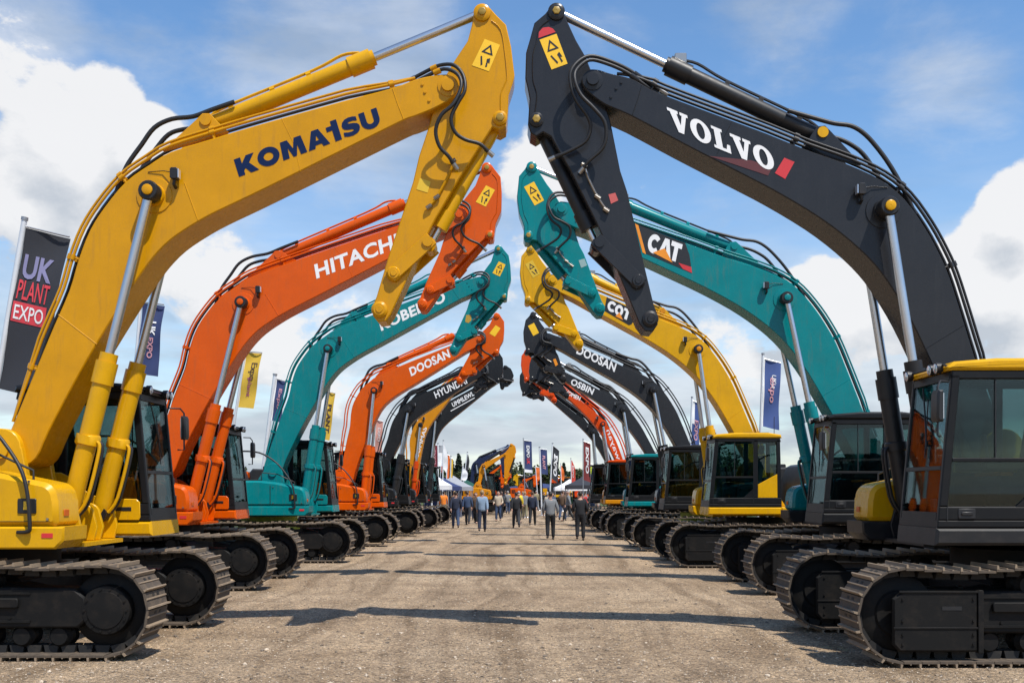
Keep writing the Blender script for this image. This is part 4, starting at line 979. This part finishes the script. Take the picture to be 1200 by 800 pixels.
    me = bpy.data.meshes.new('hair'); me.from_pydata(vs, [], fs); me.materials.append(None); me.polygons.foreach_set('use_smooth', [True] * len(fs))
    fc = MB()
    for s in (-1, 1): fc.lathe((s * .032, .098, 1.668), (0, 1, 0), [(0, .001), (0, .011), (.006, .008), (.008, .001)], EYE, 8)
    fc.box(-.024, .024, .092, .102, 1.585, 1.593, LIP)
    face = fc.build('face', None); fm = face.data; bpy.data.objects.remove(face)
    return dict(person=body, jacket=jk, trousers=tr, shoe1=parts[0], shoe2=parts[1], hair=me, face=fm)
STANCES = [person_meshes(v) for v in ((.9, .9, .15, 0), (-.9, -.8, .2, .02), (.12, .0, .9, .03), (.2, .3, .35, .05), (-.5, -.5, .1, .01))]
def oset(o, m): o.material_slots[0].link = 'OBJECT'; o.material_slots[0].material = m
def person(x, y, rz, stance, jacket, trousers, hair, label, group, h=1.0, face=True):
    S = STANCES[stance]
    p = link('person', S['person'], None, (x, y, 0)); p.rotation_euler.z = rz; p.scale = (h, h, h); oset(p, SKIN)
    tag(p, label, 'person', group)
    for n, m in (('jacket', FAB[jacket]), ('trousers', FAB[trousers]), ('shoe1', SHOEM), ('shoe2', SHOEM), ('hair', HAIRM[hair])):
        o = link(n.rstrip('12'), S[n], p); oset(o, m)
    if face: link('face', S['face'], p)
    return p
GP = 'visitors walking up the lane'
for px, py, rz, st, j, t, hr, lab in (
    (645, 632, .05, 3, 'grey', 'black', 'dark', 'person in grey jacket and black trousers walking away, beside the one in black'),
    (680, 633, -.05, 2, 'black', 'black', 'dark', 'person all in black seen from behind, in front of the dark machines'),
    (565, 623, .0, 0, 'lightblue', 'navy', 'fair', 'person in pale blue jacket and navy trousers walking up the lane'),
    (534, 619, .1, 1, 'navy', 'denim', 'dark', 'person in dark navy jacket and jeans near the tracks of black machine'),
    (548, 614.5, -.2, 4, 'denim', 'charcoal', 'brown', 'person in denim jacket and charcoal trousers between navy and pale blue jackets'),
    (584, 610.5, 2.9, 2, 'beige', 'denim', 'brown', 'person in beige top and jeans facing this way with forearms raised'),
    (605, 618.5, .1, 1, 'black', 'charcoal', 'dark', 'person in black jacket and charcoal trousers in the middle of lane'),
    (624, 615.5, -.1, 0, 'navy', 'black', 'brown', 'person in navy jacket and black trousers walking beside the grey jacket'),
    (595, 602, .2, 3, 'grey', 'denim', 'grey', 'grey haired person in grey jacket and jeans far up the lane'),
    (503, 606, 1.3, 2, 'white', 'white', 'dark', 'person all in white standing by the white tent'),
    (511, 603, -1.2, 3, 'white', 'beige', 'brown', 'person in white top and beige trousers by the white tent'),
    (518, 601.5, .4, 4, 'charcoal', 'black', 'dark', 'person in charcoal jacket and black trousers under blue tent')):
    d = CAMH * FPX / (py - HY)
    person((px - CX) * d / FPX, d, rz, st, j, t, hr, lab, GP, 1.0 + rnd.uniform(-.03, .04))
combos = [(j, t) for j in ('black', 'navy', 'charcoal', 'grey', 'denim', 'red', 'brown', 'white', 'maroon', 'khaki', 'orange', 'green', 'yellow', 'teal', 'beige', 'pink') for t in ('black', 'denim', 'charcoal', 'brown', 'khaki', 'navy', 'grey')]
rnd.shuffle(combos)
dark = [c for c in combos if c[0] in ('black', 'navy', 'charcoal', 'brown', 'denim', 'grey')]; combos = dark[:32] + [c for c in combos if c not in dark][:16]; rnd.shuffle(combos)
for i in range(len(combos)):
    j, t = combos[i]
    d = rnd.choice((rnd.uniform(56, 75), rnd.uniform(70, 112), rnd.uniform(85, 112))); x = (rnd.uniform(516, 700) - CX) * d / FPX
    person(x, d, rnd.choice((0, 0, .3, -.3, 3.1, 2.8, 1.4, -1.5)), rnd.randrange(5), j, t, rnd.choice(list(HAIRM)), 'small distant visitor in %s jacket and %s trousers in the crowd' % (j, t), 'distant crowd at the end of the lane', rnd.uniform(.92, 1.05), face=False)

# ------------------------------------------------------------------ trees
BARK = mat('bark', (.07, .05, .035), .9, bump=.5, bscale=20)
def leaf_mat(name, c):
    m = mat(name, c, .7, vary=.45, scale=.8, spec=.3); return m
LEAF = [leaf_mat('leaf_dark', (.022, .042, .014)), leaf_mat('leaf_mid', (.04, .068, .02)), leaf_mat('leaf_olive', (.055, .07, .022)), leaf_mat('needle', (.014, .03, .016))]
def tree_meshes(seed, conifer):
    r = random.Random(seed); tb = MB(); cb = MB()
    tb.tube([(0, 0, 0), (.05, 0, .3), (.1, .05, .62), (.08, 0, .9)], 0, BARK, 8, True, [.045, .035, .022, .006])
    vs, fs = [], []; blobs = []
    if conifer:
        for i in range(620):
            z = r.uniform(.10, 1.0); rad = .20 * (1.02 - z) ** .8 * (.6 + .4 * abs(math.sin(z * 34))); a = r.uniform(0, 6.3); k = r.uniform(.5, 1)
            blobs.append((Vector((rad * k * math.cos(a) + .05, rad * k * math.sin(a), z - .04 * k)), .030, 1))
    else:
        for k in range(13):
            a = r.uniform(0, 6.3); z = r.uniform(.36, .84); rr = .30 * math.sin(min(1, (1.05 - z) * 1.5) * 1.5) * r.uniform(.5, 1)
            c = Vector((rr * math.cos(a), rr * math.sin(a), z)); s_ = r.uniform(.10, .19)
            tb.tube([(.08, .02, max(.2, z - .28)), tuple(c * .6 + Vector((0, 0, z * .35))), tuple(c)], 0, BARK, 5, True, [.014, .009, .003])
            for i in range(75):
                d = Vector((r.gauss(0, 1), r.gauss(0, 1), r.gauss(0, .8))).normalized() * s_ * r.uniform(.55, 1.08)
                blobs.append((c + d, r.uniform(.018, .034), 1))
    for c, s_, _ in blobs:
        n = Vector((r.gauss(0, 1), r.gauss(0, 1), r.gauss(.5, 1))).normalized(); u = n.orthogonal().normalized(); w = n.cross(u)
        o = len(vs); a0 = r.uniform(0, 6)
        vs.append(c + n * s_ * .35)
        for i in range(5): a = a0 + i * 1.257; k = s_ * r.uniform(.6, 1.3); vs.append(c + u * k * math.cos(a) + w * k * math.sin(a))
        fs += [(o, o + 1 + i, o + 1 + (i + 1) % 5) for i in range(5)]
    me = bpy.data.meshes.new('crown'); me.from_pydata([tuple(v) for v in vs], [], fs); me.materials.append(None)
    t = tb.build('trunk', None); tm = t.data; bpy.data.objects.remove(t)
    return tm, me
TV_ = [tree_meshes(s, False) for s in (1, 2, 3, 4)] + [tree_meshes(s, True) for s in (5, 6)]
def tree(x, y, h, k, m, wide=1.0):
    con = k >= 4
    root = tag(empty('conifer_tree' if con else 'tree', (x, y, 0), rnd.uniform(0, 6.3)),
               ['dark green', 'mid green', 'olive green', 'dark green'][m] + (' pointed conifer' if con else ' broadleaf tree') + ' in the far line of trees', 'tree', ('%s %s trees on the horizon' % (('conifer' if con else 'broadleaf'), ['dark', 'mid', 'olive', 'needle'][m])))
    root.scale = (h * wide, h * wide, h)
    link('trunk', TV_[k][0], root); c = link('crown', TV_[k][1], root); oset(c, LEAF[m])
for i in range(64):
    d = rnd.uniform(140, 215); x = -34 + 68 * (i + rnd.uniform(-.4, .4)) / 64
    top = 545 + rnd.uniform(-7, 7); h = CAMH + (HY - top) * d / FPX
    tree(x * d / 175, d, h, rnd.randrange(4), rnd.choice((0, 0, 1, 2)), rnd.uniform(1.0, 1.5))
for i in range(46):
    d = rnd.uniform(150, 260); x = rnd.choice((-1, 1)) * rnd.uniform(34, 150)
    tree(x, d, rnd.uniform(6, 10), rnd.randrange(4), rnd.choice((0, 0, 1, 2)), rnd.uniform(1.0, 1.5))
for px, top, d in ((530, 536, 150), (535, 531, 150), (539, 538, 156), (526, 541, 160), (543, 541, 150), (515, 540, 170), (506, 538, 165), (560, 540, 190), (608, 543, 185), (662, 541, 185), (700, 540, 170), (720, 536, 180)):
    tree((px - CX) * d / FPX, d, CAMH + (HY - top) * d / FPX, rnd.choice((4, 5)), 3, 1.1)

# ------------------------------------------------------------------ ground
def ground_mat():
    m = bpy.data.materials.new('compacted_gravel'); nt, b = nodes_of(m); N, L = nt.nodes, nt.links
    tc = N.new('ShaderNodeTexCoord')
    def noise(sc, det, ro=.6, vec=None, dist=0):
        n = N.new('ShaderNodeTexNoise'); n.inputs['Scale'].default_value = sc; n.inputs['Detail'].default_value = det; n.inputs['Roughness'].default_value = ro; n.inputs['Distortion'].default_value = dist
        L.new(vec or tc.outputs['Object'], n.inputs['Vector']); return n.outputs['Fac']
    def ramp(f, stops):
        r = N.new('ShaderNodeValToRGB'); e = r.color_ramp.elements
        e[0].position, e[1].position = stops[0][0], stops[-1][0]; e[0].color = (*stops[0][1], 1); e[1].color = (*stops[-1][1], 1)
        for p, c in stops[1:-1]: q = e.new(p); q.color = (*c, 1)
        L.new(f, r.inputs['Fac']); return r.outputs['Color']
    def mix(f, a, c, mode='MIX'):
        x = N.new('ShaderNodeMix'); x.data_type = 'RGBA'; x.blend_type = mode
        if isinstance(f, float): x.inputs['Factor'].default_value = f
        else: L.new(f, x.inputs['Factor'])
        L.new(a, x.inputs[6]); L.new(c, x.inputs[7]); return x.outputs[2]
    base = ramp(noise(.32, 7, .65), [(.3, (.30, .218, .145)), (.5, (.385, .287, .193)), (.7, (.46, .352, .244))])
    wob = N.new('ShaderNodeTexNoise'); wob.inputs['Scale'].default_value = .12; L.new(tc.outputs['Object'], wob.inputs['Vector'])
    wv = N.new('ShaderNodeVectorMath'); wv.operation = 'MULTIPLY_ADD'; L.new(wob.outputs['Color'], wv.inputs[0]); wv.inputs[1].default_value = (2.2, 0, 0); L.new(tc.outputs['Object'], wv.inputs[2])
    mp = N.new('ShaderNodeMapping'); mp.inputs['Scale'].default_value = (1.9, .05, 1); L.new(wv.outputs[0], mp.inputs['Vector'])
    streak = ramp(noise(1.0, 6, .62, mp.outputs[0], .4), [(.38, (.66, .63, .59)), (.5, (1, 1, 1)), (.62, (1.16, 1.15, 1.12))])
    c = mix(.9, base, streak, 'MULTIPLY')
    patch = ramp(noise(1.3, 8, .7), [(.36, (.70, .68, .65)), (.50, (1, 1, 1)), (.64, (1.14, 1.13, 1.11))])
    c = mix(.75, c, patch, 'MULTIPLY')
    clod = ramp(noise(7.5, 9, .78), [(.36, (.55, .52, .48)), (.50, (1, 1, 1)), (.64, (1.25, 1.22, 1.18))])
    c = mix(.8, c, clod, 'MULTIPLY')
    grain = ramp(noise(30, 9, .8), [(.34, (.34, .31, .28)), (.49, (1, 1, 1)), (.66, (1.65, 1.6, 1.5))])
    c = mix(.9, c, grain, 'MULTIPLY')
    vo = N.new('ShaderNodeTexVoronoi'); vo.inputs['Scale'].default_value = 34; L.new(tc.outputs['Object'], vo.inputs['Vector'])
    sp = N.new('ShaderNodeSeparateColor'); L.new(vo.outputs['Color'], sp.inputs[0])
    stone = ramp(sp.outputs[0], [(.0, (.55, .53, .50)), (.5, (1, 1, 1)), (.8, (1.05, 1.03, 1)), (1.0, (1.6, 1.55, 1.45))])
    c = mix(.75, c, stone, 'MULTIPLY')
    L.new(c, b.inputs['Base Color']); b.inputs['Roughness'].default_value = .92; b.inputs['Specular IOR Level'].default_value = .25
    bp = N.new('ShaderNodeBump'); bp.inputs['Strength'].default_value = .9; bp.inputs['Distance'].default_value = .022
    L.new(vo.outputs['Distance'], bp.inputs['Height']); bp.invert = True
    b2 = N.new('ShaderNodeBump'); b2.inputs['Strength'].default_value = .95; b2.inputs['Distance'].default_value = .05
    hm = N.new('ShaderNodeMath'); hm.operation = 'ADD'; L.new(noise(14, 9, .75), hm.inputs[0]); L.new(noise(1.0, 6, .62, mp.outputs[0], .4), hm.inputs[1]); L.new(hm.outputs[0], b2.inputs['Height']); L.new(bp.outputs['Normal'], b2.inputs['Normal']); L.new(b2.outputs['Normal'], b.inputs['Normal'])
    return m
g = MB(); GM = ground_mat()
def hz(x, y):
    k = max(0, 1 - max(abs(x) / 40, abs(y - 25) / 60))
    return 0.0
xs = [-3000, -600, -60] + [i for i in range(-20, 21, 5)] + [60, 600, 3000]; ys = [-600, -60, 0, 10, 20, 40, 80, 160, 600, 4000]
vs = [(x, y, 0) for y in ys for x in xs]; nx = len(xs)
g.add(vs, [(j * nx + i, j * nx + i + 1, (j + 1) * nx + i + 1, (j + 1) * nx + i) for j in range(len(ys) - 1) for i in range(nx - 1)], GM)
tag(g.build('ground', None, 0), kind='structure')
GRASS = mat('meadow_grass', (.06, .085, .022), .9, vary=.35, scale=.6, bump=.8, bscale=15)
f = MB(); f.add([(-2900, 126, .004), (2900, 126, .004), (2900, 3900, .004), (-2900, 3900, .004)], [(0, 1, 2, 3)], GRASS)
f.add([(11, 15, .004), (60, 15, .004), (60, 125.9, .004), (11, 125.9, .004)], [(0, 1, 2, 3)], GRASS)
f.add([(-60, 15, .004), (-11, 15, .004), (-11, 125.9, .004), (-60, 125.9, .004)], [(0, 1, 2, 3)], GRASS)
tag(f.build('field', None, 0), kind='structure')
h = MB(); vs, fs = [], []; NH = 120
for i in range(NH + 1):
    x = -900 + 1800 * i / NH; z = 7 + 4 * math.sin(i * .33) + 3 * math.sin(i * .9 + 1)
    vs += [(x, 420, -.5), (x, 450, z * .8), (x, 520, z), (x, 640, -.5)]
for i in range(NH):
    for j in range(3): fs.append((i * 4 + j, i * 4 + j + 1, (i + 1) * 4 + j + 1, (i + 1) * 4 + j))
h.add(vs, fs, mat('distant_woodland', (.03, .05, .02), .95, vary=.5, scale=.08)); tag(h.build('hills', None, 60), kind='structure')
# loose stones on the gravel
STONE = [mat('stone_pale', (.50, .41, .31), .9, vary=.25, scale=30), mat('stone_tan', (.28, .215, .15), .9, vary=.3, scale=30), mat('stone_dark', (.15, .12, .09), .9, vary=.3, scale=30)]
r = random.Random(5); st = MB(); ico = bmesh.new(); bmesh.ops.create_icosphere(ico, subdivisions=1, radius=1); iv = [v.co.copy() for v in ico.verts]; ifc = [tuple(v.index for v in f_.verts) for f_ in ico.faces]; ico.free()
oct_v = [Vector(p) for p in ((1, 0, 0), (-1, 0, 0), (0, 1, 0), (0, -1, 0), (0, 0, 1), (0, 0, -1))]; oct_f = [(0, 2, 4), (2, 1, 4), (1, 3, 4), (3, 0, 4), (2, 0, 5), (1, 2, 5), (3, 1, 5), (0, 3, 5)]
for i in range(34000):
    y = 8.2 + 20 * r.random() ** 1.9; x = r.uniform(-.52, .52) * y
    s_ = r.uniform(.005, .013) * (1 + (r.random() < .07) * r.uniform(.3, 1.4)); a = r.uniform(0, 6.3); ca, sa = math.cos(a), math.sin(a)
    V, Fc = (iv, ifc) if s_ > .013 else (oct_v, oct_f)
    e = (r.uniform(.8, 1.5), r.uniform(.7, 1.1), r.uniform(.45, .8)); o = []
    for v in V:
        k = s_ * r.uniform(.75, 1.2); px_, py_ = v.x * e[0] * k, v.y * e[1] * k
        o.append((x + px_ * ca - py_ * sa, y + px_ * sa + py_ * ca, s_ * .25 + v.z * e[2] * k))
    st.add(o, Fc, STONE[r.choice((0, 1, 1, 1, 2))])
tag(st.build('gravel', None, 0), kind='stuff')

# ------------------------------------------------------------------ sky, sun, camera
SUN = Vector((.36, -.46, 1.0)).normalized()
el = math.asin(SUN.z); az = math.atan2(SUN.x, SUN.y)
w = bpy.data.worlds.new('World'); scene.world = w; w.use_nodes = True
N, L = w.node_tree.nodes, w.node_tree.links; N.clear()
out = N.new('ShaderNodeOutputWorld'); bg = N.new('ShaderNodeBackground'); bg2 = N.new('ShaderNodeBackground'); mxs = N.new('ShaderNodeMixShader')
sky = N.new('ShaderNodeTexSky'); sky.sky_type = 'NISHITA'; sky.sun_disc = False; sky.sun_elevation = el; sky.sun_rotation = az; sky.altitude = 50; sky.air_density = 1.0; sky.dust_density = .2; sky.ozone_density = 1.6
hs = N.new('ShaderNodeHueSaturation'); hs.inputs['Saturation'].default_value = 1.2; hs.inputs['Value'].default_value = 1.12; L.new(sky.outputs[0], hs.inputs['Color']); L.new(hs.outputs[0], bg.inputs['Color']); bg.inputs['Strength'].default_value = 0.15
tc = N.new('ShaderNodeTexCoord')
def vm(op, a, b_=None):
    n = N.new('ShaderNodeVectorMath'); n.operation = op
    L.new(a, n.inputs[0]) if not isinstance(a, tuple) else setattr(n.inputs[0], 'default_value', a)
    if b_ is not None: (L.new(b_, n.inputs[1]) if not isinstance(b_, tuple) else setattr(n.inputs[1], 'default_value', b_))
    return n
def mth(op, a, b_=None, c=None, clamp=False):
    n = N.new('ShaderNodeMath'); n.operation = op; n.use_clamp = clamp
    for i, v in enumerate((a, b_, c)):
        if v is None: continue
        if isinstance(v, (int, float)): n.inputs[i].default_value = v
        else: L.new(v, n.inputs[i])
    return n.outputs[0]
def mrange(v, a, b_, c=0, d=1, smooth=True):
    n = N.new('ShaderNodeMapRange'); n.interpolation_type = 'SMOOTHSTEP' if smooth else 'LINEAR'
    n.inputs['From Min'].default_value = a; n.inputs['From Max'].default_value = b_; n.inputs['To Min'].default_value = c; n.inputs['To Max'].default_value = d
    L.new(v, n.inputs['Value']); return n.outputs['Result']
D = vm('NORMALIZE', tc.outputs['Generated']).outputs[0]
CUMULUS = [(120, 145, 84, .34), (40, 200, 96, .32), (185, 175, 55, .20), (210, 135, 35, .12), (10, 55, 75, .22), (245, 320, 75, .20), (60, 330, 130, .13), (1200, 225, 55, .24), (1185, 300, 84, .32), (1115, 335, 60, .18), (955, 345, 60, .28), (1005, 380, 90, .24),
           (625, 185, 55, .18), (345, 390, 110, .14), (880, 410, 110, .14), (1180, 400, 100, .14), (600, 330, 70, .10)]
VEIL = [(400, 60, 170, .30), (20, 30, 90, .2), (900, 25, 90, .16), (1115, 135, 95, .20), (470, 230, 130, .18), (700, 75, 80, .12), (560, 330, 170, .2), (240, 345, 200, .16), (900, 300, 150, .10), (60, 250, 80, .1)]
def cloud_noise(vec, scale, det, ro, off, zk):
    sx = N.new('ShaderNodeSeparateXYZ'); L.new(vec, sx.inputs[0])
    sq = N.new('ShaderNodeCombineXYZ'); L.new(sx.outputs[0], sq.inputs[0]); L.new(sx.outputs[1], sq.inputs[1]); L.new(mth('MULTIPLY', sx.outputs[2], zk), sq.inputs[2])
    a = vm('ADD', sq.outputs[0], off).outputs[0]
    n = N.new('ShaderNodeTexNoise'); n.inputs['Scale'].default_value = scale; n.inputs['Detail'].default_value = det; n.inputs['Roughness'].default_value = ro; n.inputs['Distortion'].default_value = .2
    L.new(a, n.inputs['Vector']); return n.outputs['Fac']
def add_blobs(s, vec, blobs):
    for px, py, rp, k in blobs:
        q = Vector((px - CX, FPX, HY - py)); rr = rp / q.length * 1.1
        dt = vm('DOT_PRODUCT', vec, tuple(q.normalized())).outputs['Value']
        s = mth('ADD', s, mrange(dt, math.cos(rr), 1.0, 0, k))
    return s
def density(vec):
    n1 = cloud_noise(vec, 4.6, 11, .58, (3.1, 1.7, .4), 1.7); n2 = cloud_noise(vec, 15, 9, .62, (7.3, 2.2, 5.0), 1.4)
    se = N.new('ShaderNodeSeparateXYZ'); L.new(vec, se.inputs[0])
    band = mth('MULTIPLY', mrange(se.outputs[2], .40, .22, 0, 1), mrange(se.outputs[2], .03, .12, 0, .065))
    return add_blobs(mth('ADD', mth('MULTIPLY_ADD', n2, .42, mth('MULTIPLY', n1, .62)), band), vec, CUMULUS)
sz = N.new('ShaderNodeSeparateXYZ'); L.new(D, sz.inputs[0]); DZ = sz.outputs[2]
d0 = density(D)
d1 = density(vm('NORMALIZE', vm('ADD', D, (.018, -.01, .04)).outputs[0]).outputs[0])
ac = mrange(d0, .645, .75, 0, .97)
veil = add_blobs(cloud_noise(D, 4.6, 10, .62, (11.0, 4.0, 2.0), 2.0), D, VEIL)
av = mth('MAXIMUM', mrange(veil, .45, .84, .03, .66), mth('MULTIPLY', mrange(DZ, .36, .05, 0, .95), mrange(cloud_noise(D, 5.0, 8, .55, (2.0, 9.0, 1.0), 5.0), .32, .56, .45, 1.0)))
alpha = mth('MAXIMUM', ac, av)
lit = mth('MULTIPLY_ADD', mth('SUBTRACT', d0, d1), 2.6, .66, clamp=True)
cr = N.new('ShaderNodeValToRGB'); cr.color_ramp.elements[0].color = (.58, .63, .70, 1); cr.color_ramp.elements[1].color = (.96, .96, .97, 1); cr.color_ramp.elements[0].position = .1; cr.color_ramp.elements[1].position = .75
L.new(lit, cr.inputs['Fac'])
lowc = N.new('ShaderNodeValToRGB'); lowc.color_ramp.elements[0].color = (.46, .53, .62, 1); lowc.color_ramp.elements[1].color = (.78, .83, .90, 1); lowc.color_ramp.elements[0].position = .35; lowc.color_ramp.elements[1].position = .65
L.new(cloud_noise(D, 6.0, 8, .55, (5.0, 3.0, 8.0), 4.0), lowc.inputs['Fac'])
mc = N.new('ShaderNodeMix'); mc.data_type = 'RGBA'; L.new(ac, mc.inputs['Factor']); L.new(lowc.outputs['Color'], mc.inputs[6]); L.new(cr.outputs['Color'], mc.inputs[7])
L.new(mc.outputs[2], bg2.inputs['Color']); bg2.inputs['Strength'].default_value = .86
L.new(alpha, mxs.inputs['Fac']); L.new(bg.outputs[0], mxs.inputs[1]); L.new(bg2.outputs[0], mxs.inputs[2]); L.new(mxs.outputs[0], out.inputs['Surface'])
ld = bpy.data.lights.new('sun', 'SUN'); ld.energy = 5.0; ld.angle = R(.53); ld.color = (1, .955, .88)
lo = bpy.data.objects.new('sun', ld); col.objects.link(lo); lo.rotation_euler = (-SUN).to_track_quat('-Z', 'Y').to_euler(); lo.location = (10, -10, 30)
cd = bpy.data.cameras.new('camera'); cam = bpy.data.objects.new('camera', cd); col.objects.link(cam); scene.camera = cam
cam.location = (0, 0, CAMH); cam.rotation_euler = (R(90), 0, 0)
cd.sensor_width = 36; cd.lens = 36; cd.shift_x = 2 / 1200; cd.shift_y = 175 / 1200; cd.clip_end = 6000; cd.clip_start = .1
vs_ = scene.view_settings; vs_.view_transform = 'Standard'; vs_.look = 'None'; vs_.exposure = 0.14; vs_.gamma = 1; vs_.use_curve_mapping = False
scene.cycles.max_bounces = 6; scene.cycles.transparent_max_bounces = 24; scene.cycles.use_denoising = True
scene.render.film_transparent = False
